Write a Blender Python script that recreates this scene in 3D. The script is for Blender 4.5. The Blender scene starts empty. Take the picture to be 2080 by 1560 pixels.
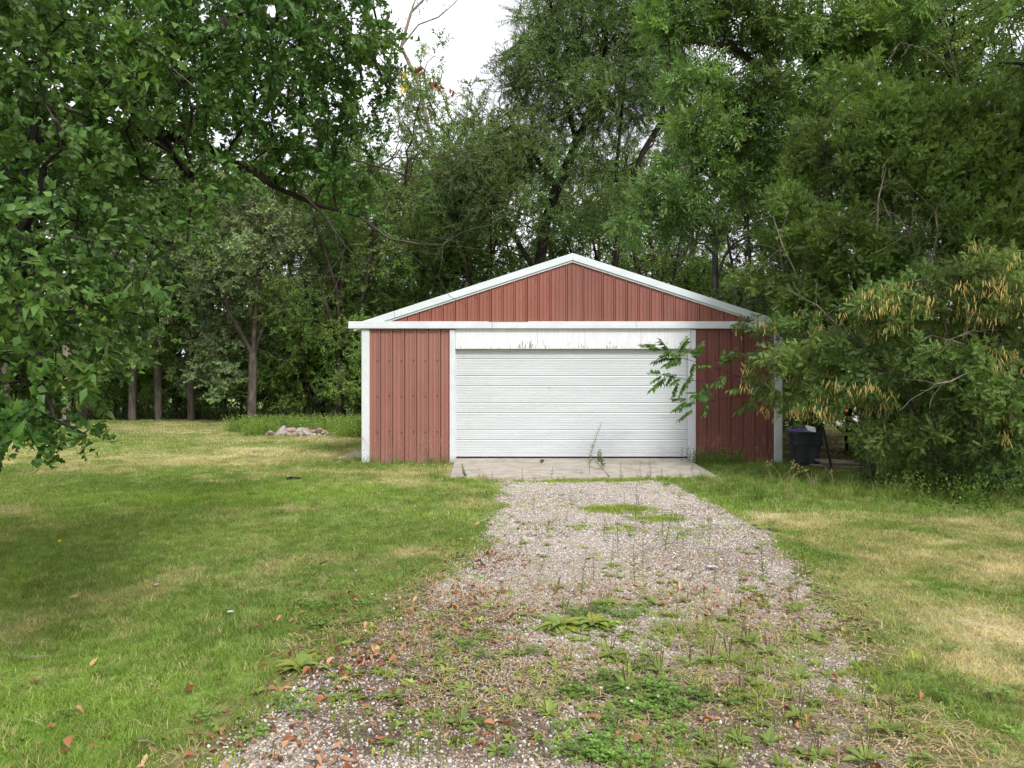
import bpy, bmesh, math, random
import numpy as np

# ------------------------------------------------------------------ camera, sky, sun, exposure
scene = bpy.context.scene
COL = scene.collection
rad = math.radians
F, CAMZ = 1485.0, 1.6

cam_d = bpy.data.cameras.new("camera")
cam_d.sensor_width = 36.0
cam_d.lens = 36.0 * F / 2080.0
cam_d.clip_start = 0.05
cam_d.clip_end = 3000.0
cam = bpy.data.objects.new("camera", cam_d)
cam.location = (0, 0, CAMZ)
cam.rotation_euler = (rad(90), 0, 0)
COL.objects.link(cam)
scene.camera = cam

SUN_ELEV, SUN_AZ = 42.0, 150.0      # azimuth clockwise from +Y (north): behind the camera, to the right
world = bpy.data.worlds.new("World")
scene.world = world
world.use_nodes = True
wn, wl = world.node_tree.nodes, world.node_tree.links
wn.clear()
w_out = wn.new("ShaderNodeOutputWorld")
w_bg = wn.new("ShaderNodeBackground")
w_bg.inputs["Strength"].default_value = 0.1
w_sky = wn.new("ShaderNodeTexSky")
w_sky.sky_type = 'NISHITA'
w_sky.sun_disc = False
w_sky.sun_elevation = rad(SUN_ELEV)
w_sky.sun_rotation = rad(SUN_AZ)
w_tc = wn.new("ShaderNodeTexCoord")
w_map = wn.new("ShaderNodeMapping")
w_map.inputs["Scale"].default_value = (1.0, 1.0, 2.2)
w_n = wn.new("ShaderNodeTexNoise")
w_n.inputs["Scale"].default_value = 2.3
w_n.inputs["Detail"].default_value = 7.0
w_n.inputs["Roughness"].default_value = 0.55
w_r = wn.new("ShaderNodeValToRGB")
w_r.color_ramp.elements[0].position = 0.27
w_r.color_ramp.elements[1].position = 0.42
w_n2 = wn.new("ShaderNodeTexNoise")
w_n2.inputs["Scale"].default_value = 3.1
w_n2.inputs["Detail"].default_value = 5.0
w_r2 = wn.new("ShaderNodeValToRGB")
w_r2.color_ramp.elements[0].color = (5.0, 5.0, 5.5, 1)
w_r2.color_ramp.elements[1].color = (10.6, 10.6, 11.0, 1)
w_r2.color_ramp.elements[0].position = 0.40
w_r2.color_ramp.elements[1].position = 0.72
w_mix = wn.new("ShaderNodeMix")
w_mix.data_type = 'RGBA'
w_sc = wn.new("ShaderNodeVectorMath")
w_sc.operation = 'SCALE'
w_sc.inputs["Scale"].default_value = 1.7
wl.new(w_tc.outputs["Generated"], w_map.inputs["Vector"])
wl.new(w_map.outputs[0], w_n.inputs["Vector"])
wl.new(w_map.outputs[0], w_n2.inputs["Vector"])
wl.new(w_n.outputs["Fac"], w_r.inputs[0])
wl.new(w_n2.outputs["Fac"], w_r2.inputs[0])
wl.new(w_sky.outputs[0], w_sc.inputs[0])
wl.new(w_r.outputs[0], w_mix.inputs[0])
wl.new(w_sc.outputs[0], w_mix.inputs[6])
wl.new(w_r2.outputs[0], w_mix.inputs[7])
wl.new(w_mix.outputs[2], w_bg.inputs["Color"])
wl.new(w_bg.outputs[0], w_out.inputs["Surface"])

sun_d = bpy.data.lights.new("sun", 'SUN')
sun_d.energy = 1.8
sun_d.angle = rad(14)
sun_d.color = (1.0, 0.98, 0.94)
sun = bpy.data.objects.new("sun", sun_d)
sun.rotation_euler = (rad(90 - SUN_ELEV), 0, rad(180 - SUN_AZ))
sun.location = (6, -12, 20)
COL.objects.link(sun)

scene.view_settings.view_transform = 'Standard'
scene.view_settings.look = 'None'
scene.view_settings.gamma = 1.0
scene.view_settings.use_curve_mapping = False
scene.view_settings.exposure = 0.9
scene.cycles.max_bounces = 6
scene.cycles.diffuse_bounces = 4
scene.cycles.glossy_bounces = 2
scene.cycles.transmission_bounces = 3
scene.cycles.transparent_max_bounces = 4
scene.cycles.use_adaptive_sampling = True
scene.cycles.adaptive_threshold = 0.03
scene.cycles.use_denoising = True
scene.cycles.denoiser = 'OPENIMAGEDENOISE'
scene.cycles.denoising_input_passes = 'RGB_ALBEDO_NORMAL'
scene.cycles.denoising_prefilter = 'NONE'


# ------------------------------------------------------------------ helpers
def P(px, py, Y):
    """the point seen at a photo pixel, Y metres in front of the camera"""
    return np.array([(px - 1040.0) / F * Y, Y, CAMZ - (py - 780.0) / F * Y])


def smooth(a, b, x):
    t = np.clip((np.asarray(x, float) - a) / (b - a), 0, 1)
    return t * t * (3 - 2 * t)


class VN:
    def __init__(self, seed):
        self.g = np.random.RandomState(seed).rand(256, 256)

    def __call__(self, x, y, s=1.0):
        x = np.asarray(x, float) * s + 1000.37
        y = np.asarray(y, float) * s + 1000.71
        xi, yi = np.floor(x).astype(int), np.floor(y).astype(int)
        fx, fy = x - xi, y - yi
        fx, fy = fx * fx * (3 - 2 * fx), fy * fy * (3 - 2 * fy)
        g = self.g
        a, b = g[xi % 256, yi % 256], g[(xi + 1) % 256, yi % 256]
        c, d = g[xi % 256, (yi + 1) % 256], g[(xi + 1) % 256, (yi + 1) % 256]
        return (a * (1 - fx) + b * fx) * (1 - fy) + (c * (1 - fx) + d * fx) * fy

    def f(self, x, y, s=1.0, o=4):
        t, a, n = 0.0, 1.0, 0.0
        for k in range(o):
            t = t + a * self(x, y, s * 2 ** k)
            n += a
            a *= 0.5
        return t / n


N1, N2, N3, N4 = VN(1), VN(2), VN(3), VN(4)


def mesh_np(name, V, faces, mat=None, col=None, smooth_shade=False):
    V = np.asarray(V, np.float32).reshape(-1, 3)
    if not isinstance(faces, (list, tuple)) or np.isscalar(faces[0][0]):
        faces = [faces]
    faces = [np.asarray(f, np.int32) for f in faces if len(f)]
    me = bpy.data.meshes.new(name)
    me.vertices.add(len(V))
    me.vertices.foreach_set("co", V.ravel())
    nl = sum(f.size for f in faces)
    npoly = sum(len(f) for f in faces)
    me.loops.add(nl)
    me.polygons.add(npoly)
    me.loops.foreach_set("vertex_index", np.concatenate([f.ravel() for f in faces]))
    tot = np.concatenate([np.full(len(f), f.shape[1], np.int32) for f in faces])
    start = np.concatenate([[0], np.cumsum(tot)[:-1]]).astype(np.int32)
    me.polygons.foreach_set("loop_start", start)
    me.polygons.foreach_set("use_smooth", np.full(npoly, bool(smooth_shade)))
    if col is not None:
        a = me.attributes.new("col", 'FLOAT_COLOR', 'POINT')
        c = np.ones((len(V), 4), np.float32)
        c[:, :3] = col
        a.data.foreach_set("color", c.ravel())
    me.update(calc_edges=True)
    me.validate()
    if mat:
        me.materials.append(mat)
    return me


def ob(name, data, parent=None, loc=None, rot=None, scale=None, label=None, cat=None, group=None, kind=None, link=True):
    o = bpy.data.objects.new(name, data)
    if parent:
        o.parent = parent
    if loc is not None:
        o.location = tuple(float(v) for v in loc)
    if rot is not None:
        o.rotation_euler = rot
    if scale is not None:
        o.scale = (scale,) * 3 if np.isscalar(scale) else tuple(scale)
    for k, v in (("label", label), ("category", cat), ("group", group), ("kind", kind)):
        if v:
            o[k] = v
    if link:
        COL.objects.link(o)
    return o


def copy_tree(o, parent=None):
    c = o.copy()
    COL.objects.link(c)
    c.parent = parent
    for ch in o.children:
        copy_tree(ch, c)
    return c


class MB:
    """collects boxes and swept profiles into one mesh"""
    def __init__(self):
        self.V, self.Q, self.T = [], [], []

    def add(self, V, Q=(), T=()):
        n = len(self.V)
        self.V += [tuple(v) for v in V]
        self.Q += [tuple(i + n for i in q) for q in Q]
        self.T += [tuple(i + n for i in t) for t in T]

    def box(self, x0, x1, y0, y1, z0, z1):
        V = [(x, y, z) for z in (z0, z1) for y in (y0, y1) for x in (x0, x1)]
        self.add(V, [(0, 2, 3, 1), (4, 5, 7, 6), (0, 1, 5, 4), (2, 6, 7, 3), (0, 4, 6, 2), (1, 3, 7, 5)])
        return self

    def prism(self, poly, y0, y1):
        """poly in x,z, extruded along y"""
        n = len(poly)
        V = [(x, y0, z) for x, z in poly] + [(x, y1, z) for x, z in poly]
        Q = [(i, (i + 1) % n, n + (i + 1) % n, n + i) for i in range(n)]
        T = [(0, i + 1, i) for i in range(1, n - 1)] + [(n, n + i, n + i + 1) for i in range(1, n - 1)]
        self.add(V, Q, T)
        return self

    def build(self, name, mat, parent=None, smooth_shade=False, bevel=0, **kw):
        me = mesh_np(name, self.V, [f for f in (self.Q, self.T) if f], mat, smooth_shade=smooth_shade)
        if bevel or True:
            bm = bmesh.new()
            bm.from_mesh(me)
            bmesh.ops.recalc_face_normals(bm, faces=bm.faces)
            if bevel:
                bmesh.ops.bevel(bm, geom=list(bm.edges), offset=bevel, segments=1, affect='EDGES', clamp_overlap=True)
            bm.to_mesh(me)
            bm.free()
        return ob(name, me, parent, **kw)


# ------------------------------------------------------------------ materials
def mat_new(name):
    m = bpy.data.materials.new(name)
    m.use_nodes = True
    nt = m.node_tree
    b = nt.nodes["Principled BSDF"]
    return m, nt, b


def nd(nt, typ, **kw):
    n = nt.nodes.new(typ)
    for k, v in kw.items():
        if k.startswith("i_"):
            key = k[2:]
            n.inputs[int(key) if key.isdigit() else key].default_value = v
        else:
            setattr(n, k, v)
    return n


def noise(nt, scale, detail=4, rough=0.55, coord="Object", mscale=None):
    tc = nd(nt, "ShaderNodeTexCoord")
    src = nd(nt, "ShaderNodeNewGeometry").outputs["Position"] if coord == "World" else tc.outputs[coord]
    if mscale:
        mp = nd(nt, "ShaderNodeMapping")
        mp.inputs["Scale"].default_value = mscale
        nt.links.new(src, mp.inputs[0])
        src = mp.outputs[0]
    n = nd(nt, "ShaderNodeTexNoise", i_Scale=scale, i_Detail=detail, i_Roughness=rough)
    nt.links.new(src, n.inputs["Vector"])
    return n.outputs["Fac"]


def ramp(nt, fac, stops):
    r = nd(nt, "ShaderNodeValToRGB")
    e = r.color_ramp.elements
    while len(e) < len(stops):
        e.new(0.5)
    for el, (p, c) in zip(e, stops):
        el.position = p
        el.color = (*c, 1) if len(c) == 3 else c
    nt.links.new(fac, r.inputs[0])
    return r.outputs[0]


def mixc(nt, fac, a, b, mode='MIX'):
    m = nd(nt, "ShaderNodeMix", data_type='RGBA', blend_type=mode)
    for sock, v in ((m.inputs[0], fac), (m.inputs[6], a), (m.inputs[7], b)):
        if hasattr(v, "is_linked"):
            nt.links.new(v, sock)
        elif np.isscalar(v):
            sock.default_value = v
        else:
            sock.default_value = (*v, 1)
    return m.outputs[2]


def bump(nt, b, height, strength=0.3, dist=0.01):
    bp = nd(nt, "ShaderNodeBump", i_Strength=strength, i_Distance=dist)
    nt.links.new(height, bp.inputs["Height"])
    nt.links.new(bp.outputs[0], b.inputs["Normal"])


def surf_mat(name, c1, c2, scale=6, rough=0.7, spec=0.3, mscale=None, bumps=None, coord="Object", lo=0.35, hi=0.65, dirt=None):
    m, nt, b = mat_new(name)
    f = noise(nt, scale, 5, coord=coord, mscale=mscale)
    c = ramp(nt, f, [(lo, c1), (hi, c2)])
    if dirt:
        f2 = noise(nt, dirt[0], 6, 0.65, coord=coord, mscale=dirt[3] if len(dirt) > 3 else None)
        c = mixc(nt, ramp(nt, f2, [(dirt[2], (0, 0, 0)), (dirt[2] + 0.08, (1, 1, 1))]), c, dirt[1])
    nt.links.new(c, b.inputs["Base Color"])
    b.inputs["Roughness"].default_value = rough
    b.inputs["Specular IOR Level"].default_value = spec
    if bumps:
        bump(nt, b, noise(nt, bumps[0], 5, coord=coord, mscale=mscale), bumps[1], bumps[2])
    return m


def leaf_mat(name, trans=0.32, rough=0.45, spec=0.35, inst=False, gain=1.0):
    m, nt, b = mat_new(name)
    a = nd(nt, "ShaderNodeAttribute", attribute_name="col")
    c = a.outputs["Color"]
    if inst:
        t = nd(nt, "ShaderNodeAttribute", attribute_name="tint", attribute_type='INSTANCER')
        c = mixc(nt, 1.0, t.outputs["Color"], c, 'MULTIPLY')
    nt.links.new(c, b.inputs["Base Color"])
    b.inputs["Roughness"].default_value = rough
    b.inputs["Specular IOR Level"].default_value = spec
    if trans > 0:
        tr = nd(nt, "ShaderNodeBsdfTranslucent")
        tc = mixc(nt, 1.0, c, (1.25, 1.35, 0.55), 'MULTIPLY')
        nt.links.new(tc, tr.inputs["Color"])
        mx = nd(nt, "ShaderNodeMixShader")
        mx.inputs[0].default_value = trans
        nt.links.new(b.outputs[0], mx.inputs[1])
        nt.links.new(tr.outputs[0], mx.inputs[2])
        nt.links.new(mx.outputs[0], nt.nodes["Material Output"].inputs["Surface"])
    return m


def bark_mat(name, c1, c2, scale=9):
    m, nt, b = mat_new(name)
    f = noise(nt, scale, 6, 0.65, mscale=(1, 1, 0.22))
    f2 = noise(nt, 1.3, 3)
    c = ramp(nt, f, [(0.35, c1), (0.66, c2)])
    c = mixc(nt, f2, c, tuple(0.6 * v for v in c1))
    nt.links.new(c, b.inputs["Base Color"])
    b.inputs["Roughness"].default_value = 0.9
    b.inputs["Specular IOR Level"].default_value = 0.15
    bump(nt, b, f, 0.8, 0.03)
    return m


M = {}
M["leaf"] = leaf_mat("leaf", 0.34, 0.55, 0.2)
M["leaf_gloss"] = leaf_mat("glossy_leaf", 0.32, 0.45, 0.3)
M["grass"] = leaf_mat("grass_blade", 0.35, 0.6, 0.2, inst=True)
M["litter"] = leaf_mat("dry_leaf", 0.15, 0.7, 0.2)
M["bark"] = bark_mat("bark_brown", (0.035, 0.026, 0.02), (0.13, 0.10, 0.075))
M["bark_grey"] = bark_mat("bark_grey", (0.06, 0.05, 0.042), (0.24, 0.20, 0.165))
M["bark_pale"] = bark_mat("bark_pale", (0.20, 0.165, 0.13), (0.44, 0.38, 0.31))
M["bark_dark"] = bark_mat("bark_dark", (0.02, 0.016, 0.013), (0.075, 0.06, 0.048))


# ------------------------------------------------------------------ ground plan
LY = [-30, 2, 3.05, 4.32, 5.2, 6.42, 7.5, 8.8, 10.5, 11.6, 12.6, 60]
LX = [-1.7, -1.4, -1.25, -1.0, -.80, -.52, -.30, -.17, -.12, -.18, -.5, -.5]
RY = [-30, 2, 3.05, 4.57, 5.94, 7.92, 9.3, 11.0, 12.0, 12.6, 60]
RX = [1.9, 1.8, 1.78, 2.08, 2.38, 2.72, 2.78, 2.62, 2.5, 2.4, 2.4]


def drive_s(x, y):
    """signed distance into the gravel drive (ragged)"""
    s = np.minimum(x - np.interp(y, LY, LX), np.interp(y, RY, RX) - x)
    s = s + (N1.f(x, y, 1.6, 3) - 0.5) * 0.45
    return np.where(y > 12.7, -1.0, s)


def height(x, y):
    h = 0.03 * (N2(x, y, 0.35) - 0.5) + 0.012 * (N3(x, y, 1.4) - 0.5)
    nearg = smooth(11.0, 13.0, y) * (1 - smooth(26, 30, y))
    h = h * (1 - 0.85 * nearg) - 0.012 * smooth(-.1, .3, drive_s(x, y))
    return h


def gauss(x, y, cx, cy, sx, sy):
    return np.exp(-(((x - cx) / sx) ** 2 + ((y - cy) / sy) ** 2))


def dryness(x, y):
    x, y = np.asarray(x, float), np.asarray(y, float)
    d = (N1.f(x, y, 0.55, 4) - 0.50) * 1.6 + (N4.f(x, y, 2.6, 3) - 0.5) * 1.1 + 0.06
    d = d + 0.30 * smooth(11, 17, y) * (1 - smooth(28, 32, y))
    d = d + smooth(2.3, 3.2, x) * (1 - smooth(8.2, 9.6, y)) * 0.52
    for cx, cy, sx, sy, k in ((-.98, 7.0, .42, .36, .8), (-6.2, 17.9, 1.0, .32, .8), (-5.1, 14.4, .6, .12, .9),
                              (-1.6, 12.0, .55, .22, .7), (4.0, 8.7, 1.2, .4, .25), (3.0, 8.8, .7, .4, .3), (3.9, 6.7, 1.1, .6, .15),
                              (-2.9, 9.3, .8, .3, .5), (2.7, 5.2, .5, .8, .3), (-5.6, 20.8, 3, .5, .3),
                              (-4.3, 10.4, 1.6, .9, -.8), (-3.1, 10.9, 1.2, .7, -.8), (-2.0, 5.0, 1.1, 1.1, -.55), (-1.1, 9.0, .35, 1.6, -.35),
                              (-2.6, 3.6, .9, .8, -.4), (-3.6, 14.4, 1.3, .5, -.9), (-7, 12.5, 1.2, .6, -.4), (-3.5, 6.8, 1.0, .5, -.3)):
        d = d + k * gauss(x, y, cx, cy, sx, sy)
    d = d - 0.9 * smooth(8.9, 9.8, y) * smooth(2.2, 3.0, x) * (1 - smooth(15, 17, y))
    return np.clip(d, 0, 1)


def lawn_color(x, y):
    d = dryness(x, y)[:, None]
    g = N2.f(x, y, 0.8, 3)[:, None]
    br = (.8 * gauss(x, y, -4.6, 10.2, 1.8, .8) + .5 * gauss(x, y, -2.9, 11.2, 1.0, .6) + .5 * gauss(x, y, 1.0, 9.2, 1, .6) + .5 * gauss(x, y, -2.2, 3.6, 1.2, .9))[:, None]
    green = np.array([.145, .232, .050]) * (1 - g) + np.array([.22, .305, .068]) * g
    green = green + br * np.array([.06, .10, .0])
    olive = np.array([.32, .33, .13])
    straw = np.array([.56, .50, .31])
    c = np.where(d < .5, green + (olive - green) * (d / .5), olive + (straw - olive) * ((d - .5) / .5))
    return c


def build_ground():
    ys = np.concatenate([np.linspace(-40, 1, 12), np.arange(1.5, 16, 0.1), np.arange(16, 36, 0.3), np.geomspace(36, 1500, 26)])
    xs_h = np.concatenate([np.arange(0, 9, 0.1), np.arange(9, 30, 0.4), np.geomspace(30, 1200, 18)])
    xs = np.concatenate([-xs_h[:0:-1], xs_h])
    X, Y = np.meshgrid(xs, ys)
    x, y = X.ravel(), Y.ravel()
    z = height(x, y)
    nx, ny = len(xs), len(ys)
    i = np.arange(nx * ny).reshape(ny, nx)
    Q = np.stack([i[:-1, :-1], i[:-1, 1:], i[1:, 1:], i[1:, :-1]], -1).reshape(-1, 4)
    c = lawn_color(x, y)
    soil = np.array([.13, .095, .055])
    c = c * 0.92 + soil * 0.08
    # worn verge beside the drive: bare soil and thatch
    s = drive_s(x, y)
    v = (smooth(-.5, -.05, s) * (1 - smooth(5.5, 8, y)))[:, None] * 0.7
    c = c * (1 - v) + np.array([.20, .14, .085]) * v
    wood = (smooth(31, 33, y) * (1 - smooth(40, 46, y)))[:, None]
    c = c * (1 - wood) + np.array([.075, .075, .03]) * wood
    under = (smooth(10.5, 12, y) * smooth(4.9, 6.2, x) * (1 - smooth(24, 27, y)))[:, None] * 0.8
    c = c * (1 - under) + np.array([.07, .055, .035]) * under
    m, nt, b = mat_new("lawn_soil")
    a = nd(nt, "ShaderNodeAttribute", attribute_name="col")
    f = noise(nt, 34, 5, 0.7, coord="World")
    k = ramp(nt, f, [(0.3, (.55, .55, .55)), (0.7, (1.4, 1.4, 1.4))])
    nt.links.new(mixc(nt, 1.0, a.outputs["Color"], k, 'MULTIPLY'), b.inputs["Base Color"])
    b.inputs["Roughness"].default_value = 0.95
    b.inputs["Specular IOR Level"].default_value = 0.1
    bump(nt, b, f, 0.6, 0.03)
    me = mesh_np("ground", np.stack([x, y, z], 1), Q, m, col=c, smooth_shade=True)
    ob("ground", me, kind="structure", label="mown green and straw coloured lawn around the drive")


def build_drive():
    xs, ys = np.arange(-2.6, 3.4, 0.06), np.arange(-6, 12.75, 0.06)
    X, Y = np.meshgrid(xs, ys)
    x, y = X.ravel(), Y.ravel()
    s = drive_s(x, y)
    z = height(x, y) + 0.006
    nx, ny = len(xs), len(ys)
    i = np.arange(nx * ny).reshape(ny, nx)
    Q = np.stack([i[:-1, :-1], i[:-1, 1:], i[1:, 1:], i[1:, :-1]], -1).reshape(-1, 4)
    Q = Q[(s[Q] > 0.0).all(1)]
    used = np.unique(Q)
    re = np.full(len(x), -1)
    re[used] = np.arange(len(used))
    x, y, z, Q = x[used], y[used], z[used], re[Q]
    soil = np.array([.17, .125, .09])
    grit = np.array([.40, .36, .31])
    k = (smooth(.35, .6, N3.f(x, y, .9, 3)) * .6 + .4 * smooth(5.0, 7.0, y))[:, None]
    dark = (smooth(.52, .68, N4.f(x, y, 1.1, 3)) * (1 - smooth(4.5, 5.5, y)))[:, None]
    c = soil * (1 - k) + grit * k
    c = c * (1 - .3 * dark)
    m, nt, b = mat_new("gravel_bed")
    a = nd(nt, "ShaderNodeAttribute", attribute_name="col")
    g = nd(nt, "ShaderNodeNewGeometry")
    vo = nd(nt, "ShaderNodeTexVoronoi", i_Scale=75.0)
    nt.links.new(g.outputs["Position"], vo.inputs["Vector"])
    hs = nd(nt, "ShaderNodeSeparateColor")
    nt.links.new(vo.outputs["Color"], hs.inputs[0])
    k2 = ramp(nt, hs.outputs[0], [(0, (.45, .42, .40)), (.5, (.9, .85, .8)), (1, (1.7, 1.6, 1.5))])
    nt.links.new(mixc(nt, 1.0, a.outputs["Color"], k2, 'MULTIPLY'), b.inputs["Base Color"])
    b.inputs["Roughness"].default_value = 0.9
    bump(nt, b, vo.outputs["Distance"], 0.7, -0.012)
    me = mesh_np("driveway", np.stack([x, y, z], 1), Q, m, col=c, smooth_shade=True)
    ob("driveway", me, kind="structure", label="gravel driveway leading to the garage door")


build_ground()
build_drive()

# pale gravel lane glimpsed beyond the shrubs
lane_m = surf_mat("pale_lane", (.42, .36, .32), (.62, .54, .49), 3, .9, .1)
v = [(8, 27, .03), (60, 27, .03), (60, 36, .03), (8, 36, .03)]
ob("gravel_lane", mesh_np("gravel_lane", v, [(0, 1, 2, 3)], lane_m), kind="structure")

# ------------------------------------------------------------------ concrete
conc = surf_mat("concrete", (.34, .30, .25), (.46, .42, .36), 3.5, .9, .15, bumps=(60, .25, .01), dirt=(9, (.22, .17, .13), .60))
WY = 14.85        # garage front wall plane
AX0, AX1, ASPLIT = -1.15, 3.56, 1.66
for ax0, ax1 in ((AX0, ASPLIT - .004), (ASPLIT + .004, AX1)):
    mb = MB()
    sk0 = 0.0 if ax0 > 0 else 0.07
    V = []
    for zz, dy in ((0, 0), (1, 0)):
        for (x, y, z) in ((ax0 + (0.08 if ax0 < 0 else 0), 12.45, .02), (ax1 - (.04 if ax1 > 3 else 0), 12.50, .02), (ax1, WY + .1, .085), (ax0, WY + .1, .085)):
            V.append((x, y, z if zz else -.12))
    mb.add(V, [(0, 3, 2, 1), (4, 5, 6, 7), (0, 1, 5, 4), (1, 2, 6, 5), (2, 3, 7, 6), (3, 0, 4, 7)])
    o = mb.build("concrete_apron", conc, bevel=.008, kind="structure")
mb = MB().box(-3.72, -3.10, 15.6, 17.6, -.1, .03)
mb.build("concrete_pad", conc, bevel=.015, kind="structure", rot=(0, 0, 0))

# ------------------------------------------------------------------ garage
GX0, GX1, GXC, GBACK = -3.05, 5.48, 1.226, 24.2
OY = 14.80         # plane of the overhanging gable
EZ, PZ = 2.866, 4.251


def red_mat(name, c, streak=0.12):
    m, nt, b = mat_new(name)
    f = noise(nt, 5.0, 5, .6, mscale=(1, 1, .08))
    f2 = noise(nt, 1.2, 4)
    k = ramp(nt, f, [(.3, (1 - streak,) * 3), (.7, (1 + streak * .7,) * 3)])
    cc = mixc(nt, 1.0, c, k, 'MULTIPLY')
    cc = mixc(nt, ramp(nt, f2, [(.4, (0, 0, 0)), (.8, (.35, .35, .35))]), cc, (min(c[0] * 1.25, 1), c[1] * 1.55, c[2] * 1.6))
    tc = nd(nt, "ShaderNodeTexCoord")
    sp = nd(nt, "ShaderNodeSeparateXYZ")
    nt.links.new(tc.outputs["Object"], sp.inputs[0])
    mm = nd(nt, "ShaderNodeMath", operation='MULTIPLY_ADD', i_1=-2.2, i_2=.30)
    nt.links.new(sp.outputs[2], mm.inputs[0])
    m2 = nd(nt, "ShaderNodeMath", operation='ADD')
    nt.links.new(mm.outputs[0], m2.inputs[0])
    nt.links.new(noise(nt, 11, 6, .7), m2.inputs[1])
    cc = mixc(nt, ramp(nt, m2.outputs[0], [(.52, (0, 0, 0)), (.85, (.6, .6, .6))]), cc, (.26, .19, .14))
    nt.links.new(cc, b.inputs["Base Color"])
    b.inputs["Roughness"].default_value = .5
    b.inputs["Specular IOR Level"].default_value = .35
    return m


M["red_faded"] = red_mat("red_metal_faded", (.30, .130, .104))
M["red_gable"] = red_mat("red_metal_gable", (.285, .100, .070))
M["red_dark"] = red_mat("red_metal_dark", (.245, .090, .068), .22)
M["red_deep"] = red_mat("red_metal_deep", (.20, .070, .058))  # right bay: less faded coat, with some of the bush's shade in its red
M["white_trim"] = surf_mat("white_trim", (.59, .61, .63), (.66, .68, .70), 3, .5, .4, dirt=(7, (.48, .46, .42), .70))
M["rake_metal"] = surf_mat("rake_metal", (.58, .63, .65), (.66, .705, .725), 2, .38, .5, mscale=(.3, 1, 3))
M["soffit"] = surf_mat("soffit", (.50, .50, .49), (.60, .60, .58), 3, .7, .2)
M["rust"] = surf_mat("rust", (.25, .11, .05), (.42, .22, .12), 20, .9, .1)
M["dark"] = surf_mat("dark_rubber", (.012, .012, .012), (.03, .03, .03), 8, .8, .2)

garage = ob("garage", None, loc=(GXC, WY, 0), cat="garage",
            label="red metal sided garage with white trim and overhead door at the drive's end")
OFF = np.array([GXC, WY, 0.0])


def gpart(mb, name, mat, parent=None, **kw):
    mb.V = [tuple(np.array(v) - OFF) for v in mb.V]
    return mb.build(name, mat, parent or garage, **kw)


def sheet_profile(w, pitch, phase=0.0):
    pts = [(0, 0)]
    n = int(round(w / pitch))
    for k in range(n + 1):
        x = k * pitch + phase
        for a, h in ((.30 * pitch - .012, 0), (.30 * pitch - .004, .007), (.30 * pitch + .003, .007), (.30 * pitch + .004, -.004), (.30 * pitch + .009, -.004), (.30 * pitch + .010, 0),
                     (.60 * pitch - .012, 0), (.60 * pitch - .004, .007), (.60 * pitch + .003, .007), (.60 * pitch + .004, -.004), (.60 * pitch + .009, -.004), (.60 * pitch + .010, 0),
                     (pitch - .050, 0), (pitch - .040, .026), (pitch - .020, .026), (pitch - .016, 0), (pitch - .0155, -.03), (pitch - .003, -.03), (pitch - .0025, 0)):
            if 0.001 < x + a < w - .001:
                pts.append((x + a, h))
    pts.append((w, 0))
    return pts


def sheet(name, x0, x1, yplane, z0, ztop, mat, parent=None, phase=0.0):
    """ribbed metal sheet facing the camera; ztop is a number or a function of x"""
    zt = ztop if callable(ztop) else (lambda x: ztop)
    prof = sheet_profile(x1 - x0, .2435, phase)
    mb = MB()
    n = len(prof)
    V = []
    for (dx, h) in prof:
        V.append((x0 + dx, yplane - h, z0))
        V.append((x0 + dx, yplane - h, zt(x0 + dx)))
    for (dx, h) in (prof[0], prof[-1]):
        V.append((x0 + dx, yplane + .042, z0))
        V.append((x0 + dx, yplane + .042, zt(x0 + dx)))
    Q = [(2 * i, 2 * i + 2, 2 * i + 3, 2 * i + 1) for i in range(n - 1)]
    a = 2 * n
    Q += [(a, a + 1, a + 3, a + 2), (0, 1, a + 1, a), (2 * n - 2, a + 2, a + 3, 2 * n - 1)]
    mb.add(V, Q)
    return gpart(mb, name, mat, parent)


def split(x0, x1, w):
    xs = [x0]
    while xs[-1] + w < x1 - .12:
        xs.append(xs[-1] + w)
    xs.append(x1)
    return list(zip(xs[:-1], xs[1:]))


LW0, LW1 = -2.90, -1.26          # left red bay
DX0, DX1 = -1.15, 3.58           # door opening
RW0, RW1 = 3.72, 5.33            # right red bay
for a, b_ in split(LW0, LW1, .7305):
    sheet("wall_panel", a, b_ - .003, WY, .0, 2.722, M["red_faded"])
for a, b_ in split(RW0, RW1, .7305):
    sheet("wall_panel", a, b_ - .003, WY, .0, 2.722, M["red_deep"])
gz = lambda x: PZ - .17 - abs(x - GXC) * .325
gl = GXC - (PZ - .17 - (EZ - .03)) / .325
gr = 2 * GXC - gl
for a, b_ in split(gl + .0, GXC - .335, .7305) + [(GXC - .335, GXC - 1e-4), (GXC, GXC + .395)] + split(GXC + .395, gr, .7305):
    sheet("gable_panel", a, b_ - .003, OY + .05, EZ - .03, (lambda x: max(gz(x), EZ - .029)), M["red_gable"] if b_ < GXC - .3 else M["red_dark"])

mb = MB()
for zc in (.62, 1.35, 2.07):
    for k in range(6):
        x = LW0 + .2435 * (k + 1) - .075
        mb.box(x - .011, x + .011, WY - .012, WY, zc - .011 + .01 * (k % 2), zc + .011 + .01 * (k % 2))
for zc in (.62, 1.35, 2.07):
    for k in range(6):
        x = RW0 + .2435 * (k + 1) - .075
        mb.box(x - .008, x + .008, WY - .012, WY, zc - .008, zc + .008)
for k in range(30):
    x = gl + .2435 * (k + 1) - .075
    for zc in (3.35, 3.72):
        if zc < gz(x) - .06:
            mb.box(x - .007, x + .007, OY + .038, OY + .05, zc - .007, zc + .007)
gpart(mb, "screws", surf_mat("rusty_screw", (.05, .018, .012), (.10, .04, .03), 20, .8, .2), kind="stuff")

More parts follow.
